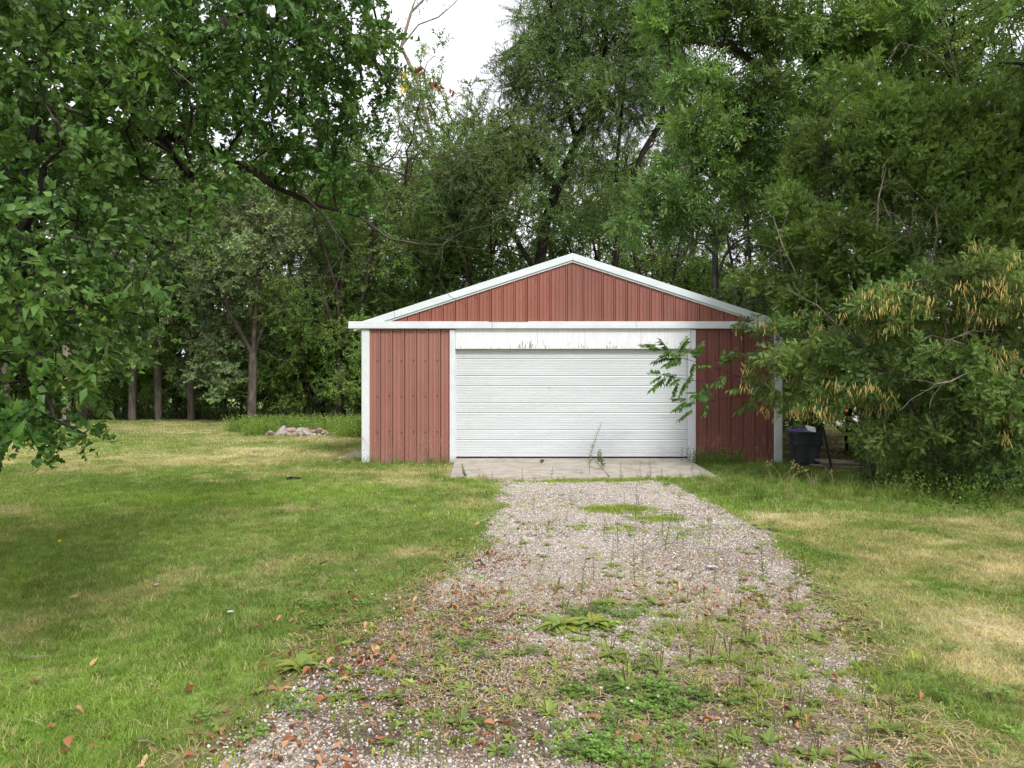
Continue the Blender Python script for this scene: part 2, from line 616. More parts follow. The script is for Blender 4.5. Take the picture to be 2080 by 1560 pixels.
# walls behind the cladding, and the interior shell
mb = MB().box(GX0 + .02, GX1 - .02, WY + .05, WY + .10, 2.33, 2.72)
mb.box(GX0 + .02, DX0 - .02, WY + .05, WY + .10, 0, 2.33)
mb.box(DX1 + .02, GX1 - .02, WY + .05, WY + .10, 0, 2.33)
gpart(mb, "wall_framing", M["soffit"])
for nm, x0, x1 in (("side_wall", GX0 + .01, GX0 + .07), ("side_wall", GX1 - .07, GX1 - .01)):
    mb = MB().box(x0, x1, WY + .1, GBACK, 0, 2.74)
    for k in range(38):
        yy = WY + .25 + .2435 * k
        xo = x0 - .02 if x0 < 0 else x1
        mb.box(xo, xo + .02, yy, yy + .035, 0, 2.73)
    gpart(mb, nm, M["red_faded"])
mb = MB().box(GX0 + .07, GX1 - .07, GBACK - .06, GBACK, 0, 2.74)
mb.prism([(GX0 + .1, 2.745), (GX1 - .1, 2.745), (GXC, PZ - .12)], GBACK - .05, GBACK - .01)
gpart(mb, "back_wall", M["red_faded"])

# trims
for x0, x1 in ((GX0, GX0 + .16), (GX1 - .16, GX1)):
    mb = MB().box(x0 + .0, x1, WY - .035, WY + .02, -.05, 2.705)
    mb.box(x0 if x0 < 0 else x1 - .012, x0 + .012 if x0 < 0 else x1, WY + .021, WY + .16, -.05, 2.70)
    gpart(mb, "corner_trim", M["white_trim"], bevel=.006)
gpart(MB().box(LW1 - .005, DX0, WY - .04, WY + .09, -.03, 2.70), "door_jamb", M["white_trim"], bevel=.006)
gpart(MB().box(DX1, DX1 + .05, WY - .012, WY + .09, .05, 2.335), "door_jamb", M["white_trim"], bevel=.004)
gpart(MB().box(DX1 + .052, RW0 + .005, WY - .04, WY + .09, -.03, 2.70), "door_jamb", M["white_trim"], bevel=.006)

# header boards with flaking paint
m, nt, b = mat_new("flaking_white_paint")
f = noise(nt, 11, 6, .7, mscale=(3.2, 1, .5))
f2 = noise(nt, 1.7, 3)
g1 = nd(nt, "ShaderNodeMath", operation='MULTIPLY_ADD', i_1=.42)
nt.links.new(f2, g1.inputs[0])
nt.links.new(f, g1.inputs[2])
tc = nd(nt, "ShaderNodeTexCoord")
sp = nd(nt, "ShaderNodeSeparateXYZ")
nt.links.new(tc.outputs["Object"], sp.inputs[0])
g2 = nd(nt, "ShaderNodeMath", operation='MULTIPLY_ADD', i_1=-.60, i_2=1.50)
nt.links.new(sp.outputs[2], g2.inputs[0])
g3 = nd(nt, "ShaderNodeMath", operation='ADD')
nt.links.new(g1.outputs[0], g3.inputs[0])
nt.links.new(g2.outputs[0], g3.inputs[1])
mask = ramp(nt, g3.outputs[0], [(.855, (0, 0, 0)), (.88, (1, 1, 1))])
gcol = ramp(nt, noise(nt, 14, 4, .6, mscale=(3, 1, .2)), [(.35, (.66, .67, .69)), (.65, (.76, .77, .79))])
nt.links.new(mixc(nt, mask, gcol, (.24, .22, .20)), b.inputs["Base Color"])
b.inputs["Roughness"].default_value = .75
hx = [DX0 + .004, .52, 1.48, 2.62, DX1 + .046]
for a, b_ in zip(hx[:-1], hx[1:]):
    gpart(MB().box(a, b_ - .004, WY - .018, WY + .028, 2.325, 2.718), "header_board", m)
gpart(MB().box(DX0, DX1 + .05, WY - .03, WY + .03, 2.312, 2.324), "drip_cap", M["soffit"])

# horizontal eave band, in lengths with lap seams, and soffit
fx = [-3.309, -.40, 2.51, 5.76]
for k, (a, b_) in enumerate(zip(fx[:-1], fx[1:])):
    mb = MB().box(a, b_ - .004, OY - .02, OY + .045, EZ - .075, EZ)
    mb.box(a, b_ - .004, OY - .045, OY + .04, EZ - .145, EZ - .077)
    gpart(mb, "fascia_board", M["white_trim"], bevel=.006)
gpart(MB().box(-3.26, 5.71, OY + .046, WY + .03, EZ - .135, EZ - .12), "soffit", M["soffit"])
for x0, x1 in ((-3.309, -3.25), (5.70, 5.76)):
    gpart(MB().box(x0, x1, OY + .047, GBACK + .3, EZ - .145, EZ - .01), "eave_gutter", M["white_trim"], bevel=.006)
gpart(MB().box(-.47, .33, OY - .0225, OY - .0205, EZ - .012, EZ - .001), "rust_streak", M["rust"])

# rake trim: a broad pale metal flashing with a thin strip below it
for s in (-1, 1):
    for t0, t1 in ((0.0, 3.60), (3.606, 4.43)):
        xa, xb = GXC + s * t0, GXC + s * t1
        za, zb = PZ - .325 * t0, PZ - .325 * t1
        poly = [(xa, za), (xb, zb), (xb, zb - .145), (xa, za - .145)]
        gpart(MB().prism(poly, OY - .015, OY + .06), "rake_trim", M["rake_metal"], bevel=.006)
    xa, xb = GXC + s * .002, GXC + s * (4.15)
    za, zb = PZ - .15, PZ - .15 - .325 * 4.148
    gpart(MB().prism([(xa, za), (xb, zb), (xb, zb - .032), (xa, za - .032)], OY + .012, OY + .06), "rake_edge_strip", M["white_trim"])
    # roof sheets down the slope
    yy = OY + .0
    k = 0
    while yy < GBACK + .25:
        y1 = min(yy + .91, GBACK + .3)
        xa, xb = GXC + s * .004, GXC + s * 4.47
        za, zb = PZ - .045, PZ - .045 - .325 * 4.466
        mb = MB().prism([(xa, za), (xb, zb), (xb, zb - .02), (xa, za - .02)], yy + .002, y1)
        if k % 1 == 0:
            mb.prism([(xa, za + .022), (xb, zb + .022), (xb, zb - .01), (xa, za - .01)], y1 - .05, y1 - .01)
        gpart(mb, "roof_panel", M["rake_metal"])
        yy = y1
        k += 1
mb = MB().prism([(GXC - .16, PZ - .075), (GXC, PZ - .008), (GXC + .16, PZ - .075), (GXC, PZ - .02)], OY + .062, GBACK + .3)
gpart(mb, "ridge_cap", M["rake_metal"])

# overhead door: four ribbed sections
m, nt, b = mat_new("white_door_paint")
f = noise(nt, 2.2, 6, .6, mscale=(.35, 1, 3.5))
c = ramp(nt, f, [(.32, (.54, .565, .575)), (.62, (.595, .62, .63))])
f2 = noise(nt, 6, 5, .7)
c = mixc(nt, ramp(nt, f2, [(.56, (0, 0, 0)), (.80, (.5, .5, .5))]), c, (.46, .45, .40))
nt.links.new(c, b.inputs["Base Color"])
b.inputs["Roughness"].default_value = .42
b.inputs["Specular IOR Level"].default_value = .45
M["door"] = m
door = ob("overhead_door", None, garage, loc=(0, 0, 0))
DZ0, SH = .115, .5525
DYP = WY + .075
for k in range(4):
    z0 = DZ0 + k * SH
    prof = [(0.0, .022), (.006, .022), (.007, -.002)]
    def groove(zc):
        return [(zc - .030, -.003), (zc - .008, .006), (zc - .007, .022), (zc + .005, .022), (zc + .006, -.002)]
    z = .03
    for zz in np.arange(.052, .33, .052):
        prof += [(zz - .020, .001), (zz - .004, -.0035), (zz + .001, .002)]
    prof += groove(.352)
    for zz in (.405, .452, .497):
        prof += [(zz - .020, .001), (zz - .004, -.0035), (zz + .001, .002)]
    prof += [(SH - .030, -.003), (SH - .006, .006), (SH - .0055, .022), (SH - .0005, .022)]
    V, Q = [], []
    for (pz, py) in prof:
        V += [(DX0 + .002, DYP + py, z0 + pz), (DX1 - .002, DYP + py, z0 + pz)]
    n = len(prof)
    V += [(DX0 + .002, DYP + .045, z0), (DX1 - .002, DYP + .045, z0), (DX0 + .002, DYP + .045, z0 + SH - .0005), (DX1 - .002, DYP + .045, z0 + SH - .0005)]
    Q = [(2 * i, 2 * i + 1, 2 * i + 3, 2 * i + 2) for i in range(n - 1)]
    Q += [(2 * n, 2 * n + 2, 2 * n + 3, 2 * n + 1)]
    mb = MB()
    mb.add(V, Q)
    gpart(mb, "door_section", M["door"], door)
gpart(MB().box(DX0 + .002, DX1 - .002, DYP + .005, DYP + .04, .088, DZ0 - .001), "bottom_seal", M["dark"], door)
gpart(MB().box(DX0 - .0, DX0 + .012, DYP - .01, DYP + .003, .09, 2.31), "door_stop", M["white_trim"], door)


# ------------------------------------------------------------------ tree tools
def unit(v):
    return v / (np.linalg.norm(v, axis=-1, keepdims=True) + 1e-9)


def blob_points(blobs, n, rs):
    """blobs: (centre, radii); points spread through the union by volume, thinner towards the middle"""
    vol = np.array([np.prod(b[1]) * (b[2] if len(b) > 2 else 1.0) for b in blobs])
    cnt = np.maximum(3, (n * vol / vol.sum()).astype(int))
    out = []
    for (b, k) in zip(blobs, cnt):
        d = unit(rs.randn(k, 3))
        r = rs.rand(k, 1) ** (1 / 2.6)
        out.append(np.asarray(b[0]) + d * r * np.asarray(b[1]))
    return np.concatenate(out)


def colonize(n0, par0, att, step, kill, rs, trop=(0, 0, 0), maxit=150, jit=.25):
    nodes = np.array(n0, float)
    par = list(par0)
    d = np.linalg.norm(att[:, None] - nodes[None], axis=2)
    near, nd_ = d.argmin(1), d.min(1)
    trop = np.array(trop, float)
    for it in range(maxit):
        if not len(att):
            break
        acc = np.zeros_like(nodes)
        np.add.at(acc, near, unit(att - nodes[near]))
        g = np.unique(near)
        v = unit(unit(acc[g]) + trop + jit * rs.randn(len(g), 3))
        new = nodes[g] + v * step
        dd = ((new[:, None] - nodes[None]) ** 2).sum(2).min(1)
        ok = dd > (.45 * step) ** 2
        if not ok.any():
            break
        new, pg = new[ok], g[ok]
        base = len(nodes)
        nodes = np.concatenate([nodes, new])
        par += list(pg)
        d = np.linalg.norm(att[:, None] - new[None], axis=2)
        j, m_ = d.argmin(1), d.min(1)
        b = m_ < nd_
        near = np.where(b, base + j, near)
        nd_ = np.where(b, m_, nd_)
        keep = nd_ > kill
        att, near, nd_ = att[keep], near[keep], nd_[keep]
    return nodes, np.array(par)


def radii(par, r0, rbase):
    n = len(par)
    kids = np.zeros(n, int)
    for i in range(n):
        if par[i] >= 0:
            kids[par[i]] += 1
    tips = max(2, (kids == 0).sum())
    e = math.log(tips) / math.log(max(rbase / r0, 1.5))
    acc = np.zeros(n)
    r = np.zeros(n)
    gen = np.zeros(n, int)
    for i in range(n - 1, -1, -1):
        r[i] = r0 if kids[i] == 0 else acc[i] ** (1 / e)
        p = par[i]
        if p >= 0:
            acc[p] += r[i] ** e
            gen[p] = max(gen[p], gen[i] + 1)
    return r, kids, gen


def tubes(pA, pB, dA, dB, rA, rB, sides):
    n = len(pA)
    ref = np.array([.31, .87, -.38])

    def ring(p, d, r):
        d = unit(d)
        u = unit(np.cross(d, ref))
        w = np.cross(d, u)
        a = np.arange(sides) / sides * 2 * np.pi
        return p[:, None] + r[:, None, None] * (u[:, None] * np.cos(a)[None, :, None] + w[:, None] * np.sin(a)[None, :, None])
    V = np.concatenate([ring(pA, dA, rA), ring(pB, dB, rB)], 1).reshape(-1, 3)
    i = np.arange(sides)
    j = (i + 1) % sides
    q = np.stack([i, j, sides + j, sides + i], 1)
    Q = (q[None] + (np.arange(n) * 2 * sides)[:, None, None]).reshape(-1, 4)
    return V, Q


def wood_mesh(name, nodes, par, r, mat, thick=.03, minr=0.0):
    n = len(nodes)
    dirs = np.zeros((n, 3))
    idx = np.where(par >= 0)[0]
    dirs[idx] = nodes[idx] - nodes[par[idx]]
    for i in np.where(par < 0)[0]:
        k = np.where(par == i)[0]
        dirs[i] = nodes[k[0]] - nodes[i] if len(k) else (0, 0, 1)
    main = {}
    for i in idx:
        p = par[i]
        if p not in main or r[i] > r[main[p]]:
            main[p] = i
    ismain = np.array([main.get(par[i]) == i for i in idx])
    sel = r[idx] >= minr
    idx, ismain = idx[sel], ismain[sel]
    V, Q, off = [], [], 0
    for lo, hi, sides in ((thick, 99, 9), (0, thick, 4)):
        s = (r[idx] >= lo) & (r[idx] < hi)
        if not s.any():
            continue
        ii, mm = idx[s], ismain[s]
        pr = np.where(mm, np.minimum(r[par[ii]], r[ii] * 1.6), r[ii] * 1.15)
        dA = np.where(mm[:, None], dirs[par[ii]], dirs[ii])
        v, q = tubes(nodes[par[ii]], nodes[ii], dA, dirs[ii], pr, r[ii], sides)
        V.append(v)
        Q.append(q + off)
        off += len(v)
    return mesh_np(name, np.concatenate(V), np.concatenate(Q), mat, smooth_shade=True)


# --- leaves and sprigs: (verts, tris, colour multiplier)
def kite(L, W, fold=.25, droop=.12, at=.42):
    V = np.array([(0, 0, 0), (W / 2, at * L, fold * W), (0, L, -droop * L), (-W / 2, at * L, fold * W)])
    T = np.array([(0, 1, 2), (0, 2, 3)])
    return V, T


def leaf8(L, W, fold=.22, droop=.2):
    y = np.array([0, .28, .62, 1.0]) * L
    w = np.array([0, .5, .40, 0]) * W
    z = -droop * L * (y / L) ** 2
    V = [(0, y[0], 0), (w[1], y[1], z[1] + fold * w[1]), (0, y[1], z[1]), (-w[1], y[1], z[1] + fold * w[1]),
         (w[2], y[2], z[2] + fold * w[2]), (0, y[2], z[2]), (-w[2], y[2], z[2] + fold * w[2]), (0, y[3], z[3])]
    T = [(0, 1, 2), (0, 2, 3), (1, 4, 5), (1, 5, 2), (2, 5, 6), (2, 6, 3), (4, 7, 5), (5, 7, 6)]
    return np.array(V), np.array(T)


def leaf4(L, W, fold=.22, droop=.2):
    V = [(0, 0, 0), (W * .5, .40 * L, fold * W * .5 - .12 * droop * L), (0, .45 * L, -.16 * droop * L), (-W * .5, .40 * L, fold * W * .5 - .12 * droop * L), (0, L, -droop * L)]
    return np.array(V), np.array([(0, 1, 2), (0, 2, 3), (1, 4, 2), (2, 4, 3)])


def frame(d, roll=0.0):
    d = unit(np.asarray(d, float))
    up = np.array([0, 0, 1.0])
    if abs(d[2]) > .95:
        up = np.array([1.0, 0, 0])
    x = unit(np.cross(d, up))
    z = np.cross(x, d)
    c, s = math.cos(roll), math.sin(roll)
    return np.stack([x * c + z * s, d, -x * s + z * c], 1)      # columns


def join(parts):
    V, T, C, o = [], [], [], 0
    for v, t, c in parts:
        V.append(v)
        T.append(np.asarray(t) + o)
        C.append(np.broadcast_to(np.asarray(c, float), (len(v), 3)))
        o += len(v)
    return np.concatenate(V), np.concatenate(T), np.concatenate(C)


def leafcol(rs, var=.25, yel=.15):
    b = 1 + var * (rs.rand() * 2 - 1)
    y = max(0, rs.randn()) * yel
    return np.array([b * (1 + y), b * (1 + .4 * y), b * (1 - .3 * y)])


def stick(L, r, col):
    a = np.arange(3) / 3 * 2 * np.pi
    V = np.concatenate([np.stack([r * np.cos(a), 0 * a, r * np.sin(a)], 1), np.array([(0, L, 0)])])
    return V, np.array([(0, 1, 3), (1, 2, 3), (2, 0, 3)]), col


def sprig(rs, n, twig, L, W, spread=55, fold=.25, droop=.15, leaf=kite, twigr=.002, twigcol=(1.3, .8, 1.2), hang=.35, var=.25, yel=.15):
    parts = [stick(twig, twigr, twigcol)] if twigr else []
    az = rs.rand() * 6.28
    for k in range(n):
        t = (k + .6) / n
        az += 2.4 + .5 * rs.randn()
        sp = rad(spread * (1 - .55 * t) + 12 * rs.randn())
        d = np.array([math.sin(sp) * math.cos(az), math.cos(sp), math.sin(sp) * math.sin(az) - hang])
        s = (.75 + .4 * rs.rand()) * (1 - .25 * t * t)
        v, tr = leaf(L * s, W * s, fold * (1 + .4 * rs.randn()), droop * (1 + .5 * rs.randn()))
        v = v @ frame(d, .5 * rs.randn()).T + np.array([0, twig * t, 0])
        parts.append((v, tr, leafcol(rs, var, yel)))
    return join(parts)


def dart(L, W, fold=.2, droop=.1, at=.5):
    return np.array([(-W / 2, .1 * L, 0), (W / 2, .1 * L, fold * W), (0, L, -droop * L)]), np.array([(0, 1, 2)])


def pinnate(rs, n, length, L, W, droop=.25, term=True, hang=.25, var=.15, yel=.1, leaf=None):
    leaf = leaf or kite
    """one compound leaf along +y, leaflets in pairs"""
    parts = [stick(length, .0015, (1.2, 1.1, .8))]
    base = leafcol(rs, var, yel)
    for k in range(n):
        t = .22 + .78 * (k + .3) / n
        for s in (-1, 1):
            d = np.array([s * 1.0, .75 + .2 * rs.randn(), -hang + .25 * rs.randn()])
            q = (.8 + .3 * rs.rand())
            v, tr = leaf(L * q, W * q, .25, .12)
            v = v @ frame(d, .3 * rs.randn()).T + np.array([0, length * t, -droop * length * t * t])
            parts.append((v, tr, base * (1 + .12 * rs.randn())))
    if term:
        v, tr = kite(L, W, .2, .1)
        v = v @ frame((0, 1, -.5)).T + np.array([0, length, -droop * length])
        parts.append((v, tr, base))
    return join(parts)


def compound_sprig(rs, nleaf, twig, **kw):
    parts = [stick(twig, .003, (1.3, .9, 1.1))]
    az = rs.rand() * 6.28
    for k in range(nleaf):
        t = (k + .5) / nleaf
        az += 2.4 + .4 * rs.randn()
        sp = rad(58 * (1 - .5 * t) + 12 * rs.randn())
        d = np.array([math.sin(sp) * math.cos(az), math.cos(sp), math.sin(sp) * math.sin(az) - .05])
        v, tr, c = pinnate(rs, **kw)
        parts.append((v @ frame(d, .4 * rs.randn()).T + np.array([0, twig * t, 0]), tr, c))
    return join(parts)


def place(name, sprigs, pos, D, scale, tint, mat, rs, roll=True):
    """spread copies of the sprigs over pos/D in one mesh"""
    n = len(pos)
    D = unit(D)
    up = np.where(np.abs(D[:, 2:3]) > .95, np.array([[1.0, 0, 0]]), np.array([[0, 0, 1.0]]))
    x = unit(np.cross(D, up))
    z = np.cross(x, D)
    a = rs.rand(n) * 6.28 if roll else .6 * rs.randn(n)
    c, s = np.cos(a)[:, None], np.sin(a)[:, None]
    R = np.stack([x * c + z * s, D, -x * s + z * c], 2)
    which = rs.randint(len(sprigs), size=n)
    V, T, C, off = [], [], [], 0
    for k, (sv, st, sc) in enumerate(sprigs):
        i = np.where(which == k)[0]
        if not len(i):
            continue
        v = np.einsum('nij,mj->nmi', R[i] * scale[i][:, None, None], sv) + pos[i][:, None]
        V.append(v.reshape(-1, 3))
        T.append((st[None] + (np.arange(len(i)) * len(sv))[:, None, None]).reshape(-1, 3) + off)
        C.append((tint[i][:, None] * sc[None]).reshape(-1, 3))
        off += len(i) * len(sv)
    C = np.clip(np.concatenate(C) * np.array([1.16, 1.28, 1.12]), .004, .8)
    return mesh_np(name, np.concatenate(V), np.concatenate(T), mat, col=C, smooth_shade=mat is M["leaf_gloss"])


def clump_tint(pos, base, rs, amp=.25, freq=.9):
    n = N1(pos[:, 0] + pos[:, 2] * .7, pos[:, 1] - pos[:, 2] * .6, freq)
    k = 1 + amp * (n - .5) * 2 + .10 * rs.randn(len(pos))
    t = np.asarray(base)[None] * k[:, None]
    t[:, 0] *= 1 + .25 * (N2(pos[:, 0], pos[:, 1] + pos[:, 2], freq) - .5)
    return t


def leaf_sites(nodes, par, gen, kids, rs, gmax, per, droop, out_c=None, rnd=.7):
    idx = np.where((gen <= gmax) & (par >= 0))[0]
    d = unit(nodes[idx] - nodes[par[idx]])
    pos = np.repeat(nodes[idx], per, 0)
    dd = np.repeat(d, per, 0) + rnd * rs.randn(len(idx) * per, 3) + np.array([0, 0, -droop])
    pos = pos - np.repeat(d, per, 0) * rs.rand(len(pos), 1) * np.linalg.norm(nodes[idx] - nodes[par[idx]], axis=1).mean()
    return pos, dd


def build_tree(name, base, init, inpar, blobs, natt, step, kill, r0, rbase, sprigs, per, gmax, tint, bark, lmat, rs,
               trop=(0, 0, 0), droop=.2, scale=(.8, 1.2), label=None, cat="tree", group=None, minr=0.0, thin=None, amp=.25, rnd=.7, crown=True, jit=.25, crown_name="crown", freq=.9, link=True):
    base = np.asarray(base, float)
    att = blob_points(blobs, natt, rs)
    att = att[att[:, 2] > .25]
    nodes, par = colonize(init, inpar, att, step, kill, rs, trop, jit=jit)
    r, kids, gen = radii(par, r0, rbase)
    nodes_l = nodes - base
    root = ob(name, None, loc=base, label=label, cat=cat, group=group)
    ob("trunk", wood_mesh(name + "_trunk", nodes_l, par, r, bark, minr=minr), root)
    if crown:
        pos, dd = leaf_sites(nodes_l, par, gen, kids, rs, gmax, per, droop, rnd=rnd)
        if thin is not None:
            k = thin(pos + base)
            keep = rs.rand(len(pos)) < k
            pos, dd = pos[keep], dd[keep]
        sc = scale[0] + (scale[1] - scale[0]) * rs.rand(len(pos))
        tn = clump_tint(pos + base, tint, rs, amp, freq)
        ob(crown_name, place(name + "_" + crown_name, sprigs, pos, dd, sc, tn, lmat, rs), root)
    return root, nodes, par, r, gen


def polyline(pts, step):
    out = [np.asarray(pts[0], float)]
    for a, b in zip(pts[:-1], pts[1:]):
        a, b = np.asarray(a, float), np.asarray(b, float)
        k = max(1, int(round(np.linalg.norm(b - a) / step)))
        for i in range(1, k + 1):
            out.append(a + (b - a) * i / k)
    return out


def skeleton(lines, step):
    """lines: list of (points, index-of-parent-line or -1); each line after the first starts on the nearest node"""
    nodes, par = [], []
    for pts in lines:
        pl = polyline(pts, step)
        if not nodes:
            nodes, par = pl, [-1] + list(range(len(pl) - 1))
            continue
        arr = np.array(nodes)
        j = int(((arr - pl[0]) ** 2).sum(1).argmin())
        last = j
        if np.linalg.norm(arr[j] - pl[0]) > .8 * step and len(pts) > 1 and pl[0][2] < .3:
            nodes.append(pl[0])
            par.append(0)
            last = len(nodes) - 1
        for p in pl[1:]:
            nodes.append(p)
            par.append(last)
            last = len(nodes) - 1
    return nodes, par


# ------------------------------------------------------------------ trees
def blob(px, py, Y, rx, ry, rz, w=1.0):
    return (P(px, py, Y), (rx, ry, rz), w)


# --- the fruiting tree in the left foreground
rs = np.random.RandomState(11)
crab_sp = [sprig(rs, 11, .18, .056 + .012 * rs.randn(), .036, 62, .25, .40, leaf4, .0025, (1.2, .75, 1.4), hang=.6, var=.38, yel=.2) for _ in range(14)]
base = np.array([-4.25, 5.6, 0.0])
lines = [
    [base, base + (.05, -.02, 1.0), base + (.0, -.05, 1.9), base + (.12, -.1, 2.5)],
    [base + (.12, -.1, 2.5), P(60, 285, 5.3), P(160, 262, 5.4), P(320, 270, 5.7), P(420, 300, 5.9), P(500, 345, 6.1), P(560, 380, 6.3), P(640, 415, 6.4), P(730, 440, 6.5)],
    [base + (.05, -.05, 2.2), base + (.7, -.9, 2.5), P(40, 430, 3.9), P(70, 620, 3.6), P(80, 770, 3.35), P(110, 850, 3.3)],
    [P(160, 262, 5.4), P(300, 120, 5.6), P(480, 40, 6.0), P(640, 60, 6.4), P(760, 120, 6.8)],
    [base + (.12, -.1, 2.5), base + (.5, .3, 3.6), base + (1.4, .6, 4.6)],
    [base + (.0, -.05, 1.9), base + (-.9, -.3, 2.7), base + (-1.7, -.2, 3.6)],
    [base + (.12, -.1, 2.5), base + (-.2, 1.0, 3.3), base + (.2, 1.9, 3.9)],
    [P(320, 270, 5.7), P(390, 360, 5.2), P(380, 500, 4.9)],
]
init, ip = skeleton(lines, .16)
blobs = [
    blob(40, 110, 4.0, .75, .8, .6, 1.5), blob(30, 330, 3.8, .55, .7, .5, 1.5), blob(20, 520, 3.6, .5, .55, .4, 2.2), blob(90, 640, 3.5, .45, .45, .34, 3.2),
    blob(40, 760, 3.35, .40, .4, .26, 3.0), blob(60, 850, 3.25, .30, .35, .11, 3.0), blob(140, 870, 3.3, .10, .2, .06, 3.0),
    blob(200, 470, 3.9, .35, .4, .30, 1.6), blob(230, 610, 3.8, .26, .3, .16, 1.8), blob(300, 690, 3.9, .09, .1, .06, 2),
    blob(190, 150, 4.8, .8, .8, .6, 1.3), blob(420, 90, 5.4, .85, .9, .6, 1.4), blob(640, 60, 6.2, .75, .9, .55, 1.4), blob(760, 90, 6.8, .28, .6, .40, 1.3),
    blob(300, 330, 5.2, .65, .7, .42, 1.4), blob(520, 250, 6.0, .75, .7, .42, 1.5), blob(700, 230, 6.6, .50, .6, .45, 1.4), blob(620, 350, 6.4, .65, .6, .26, 1.6), blob(720, 420, 6.5, .34, .35, .14, 1.5),
    blob(790, 330, 6.8, .16, .3, .25, .5), blob(330, 480, 4.7, .30, .4, .28, 1.3), blob(400, 400, 5.0, .22, .3, .22, 1.0), blob(270, 560, 4.4, .22, .3, .2, 1.3),
    blob(-260, 300, 4.6, 1.0, 1.2, .9, .35), blob(-200, -150, 5.0, 1.2, 1.3, .8, .35), blob(350, -190, 6.0, 1.3, 1.3, .7, .45), blob(-500, 0, 6.5, 1.3, 1.4, 1.1, .3),
    blob(30, -150, 7.2, 1.3, 1.0, .9, .3), blob(620, -120, 6.6, .8, .8, .5, .6), blob(-350, 650, 4.6, .8, .8, .5, .3),
]
crab, cn, cp, cr, cg = build_tree("fruit_tree", base, init, ip, blobs, 3700, .14, .12, .0032, .17, crab_sp, 4, 3, (.068, .128, .034),
                                  M["bark_dark"], M["leaf_gloss"], rs, trop=(0, 0, -.12), droop=.45, scale=(.6, 1.3),
                                  label="leafy green fruit tree overhanging the lawn with drooping boughs", group=None, amp=.2, freq=1.6)
# small yellow-green fruits, too many to pick apart
tips = np.where((cg <= 1) & (cp >= 0))[0]
tips = tips[N3(cn[tips, 0] * 1.0, cn[tips, 2], 1.7) > .5]
tips = rs.choice(tips, min(420, len(tips)), replace=False)
bm = bmesh.new()
bmesh.ops.create_icosphere(bm, subdivisions=1, radius=.011)
iv = np.array([v.co[:] for v in bm.verts])
it = np.array([[v.index for v in f.verts] for f in bm.faces])
bm.free()
V, T, C = [], [], []
for k, i in enumerate(tips):
    for q in range(rs.randint(1, 4)):
        p = cn[i] - base + np.array([.03 * rs.randn(), .03 * rs.randn(), -.05 - .03 * rs.rand()])
        T.append(it + len(V) * len(iv))
        V.append(iv * (.8 + .4 * rs.rand()) + p)
        C.append(np.broadcast_to(np.array([.30, .30, .05]) * (.7 + .5 * rs.rand()), iv.shape))
ob("fruits", mesh_np("fruits", np.concatenate(V), np.concatenate(T), M["litter"], col=np.concatenate(C), smooth_shade=True), crab, kind="stuff")
# bare twigs that stick out of the crown
lines = [[P(700, 230, 6.6), P(790, 110, 6.9), P(850, 190, 6.9), P(900, 225, 6.9), P(945, 197, 6.95)]]


def twig_set(name, lines, r, mat, parent, base, rs, side=6, sl=.5):
    nodes, par = skeleton(lines, .12)
    nodes, par = list(nodes), list(par)
    main = len(nodes)
    for k in range(side):
        j = rs.randint(2, main)
        d = unit(nodes[j] - nodes[par[j]])
        p, last = nodes[j], j
        d = unit(d + .7 * rs.randn(3))
        for q in range(rs.randint(3, 3 + int(sl / .1))):
            d = unit(d + .22 * rs.randn(3) + np.array([0, 0, -.03]))
            p = p + d * .1
            nodes.append(p)
            par.append(last)
            last = len(nodes) - 1
    nodes, par = np.array(nodes), np.array(par)
    rr, kids, gen = radii(par, r * .22, r)
    return ob(name, wood_mesh(name, nodes - base, par, rr, mat), parent)


for ln, side in (([P(640, 160, 6.5), P(760, 105, 6.8), P(800, 150, 6.8), P(850, 215, 6.8), P(930, 195, 6.8)], 4),
                 ([P(700, 380, 6.5), P(800, 320, 6.6), P(900, 320, 6.6), P(980, 300, 6.6), P(1035, 295, 6.7)], 8),
                 ([P(620, 300, 6.4), P(740, 330, 6.5), P(840, 360, 6.5), P(920, 345, 6.5)], 10),
                 ([P(730, 440, 6.5), P(790, 485, 6.5), P(850, 495, 6.5), P(900, 497, 6.5)], 8),
                 ([P(600, 380, 6.3), P(660, 440, 6.3), P(700, 500, 6.4), P(690, 560, 6.4)], 9),
                 ([P(215, 10, 4.6), P(222, 60, 4.6), P(228, 120, 4.6), P(240, 155, 4.6)], 5)):
    twig_set("bare_twig", [ln], .011, M["bark_grey"] if side != 5 else M["bark_pale"], crab, base, rs, side)
# a few turned leaves at the tip of the upper right bough
red_sp = [sprig(rs, 5, .10, .085, .045, 60, .25, .3, leaf8, .002, (.6, .5, .5)) for _ in range(3)]
pos = np.array([P(845, 150, 6.8), P(870, 165, 6.8), P(895, 172, 6.8), P(912, 178, 6.8), P(880, 180, 6.85), P(765, 100, 6.8)]) - base
ob("turned_leaves", place("turned_leaves", red_sp, pos, rs.randn(len(pos), 3) + np.array([.5, 0, -.2]), np.full(len(pos), .7), np.tile(np.array([[.17, .06, .035]]), (len(pos), 1)), M["litter"], rs), crab, label="russet red turned leaves at a bough tip")
pos = np.array([P(822, 150, 6.7), P(826, 165, 6.7), P(824, 178, 6.7)]) - base
ob("turned_leaves", place("turned_leaves_yellow", red_sp, pos, rs.randn(3, 3) * .4 + np.array([0, 0, -1]), np.full(3, .6), np.tile(np.array([[.50, .36, .04]]), (3, 1)), M["litter"], rs), crab, label="bright yellow turned leaves at a bough tip")


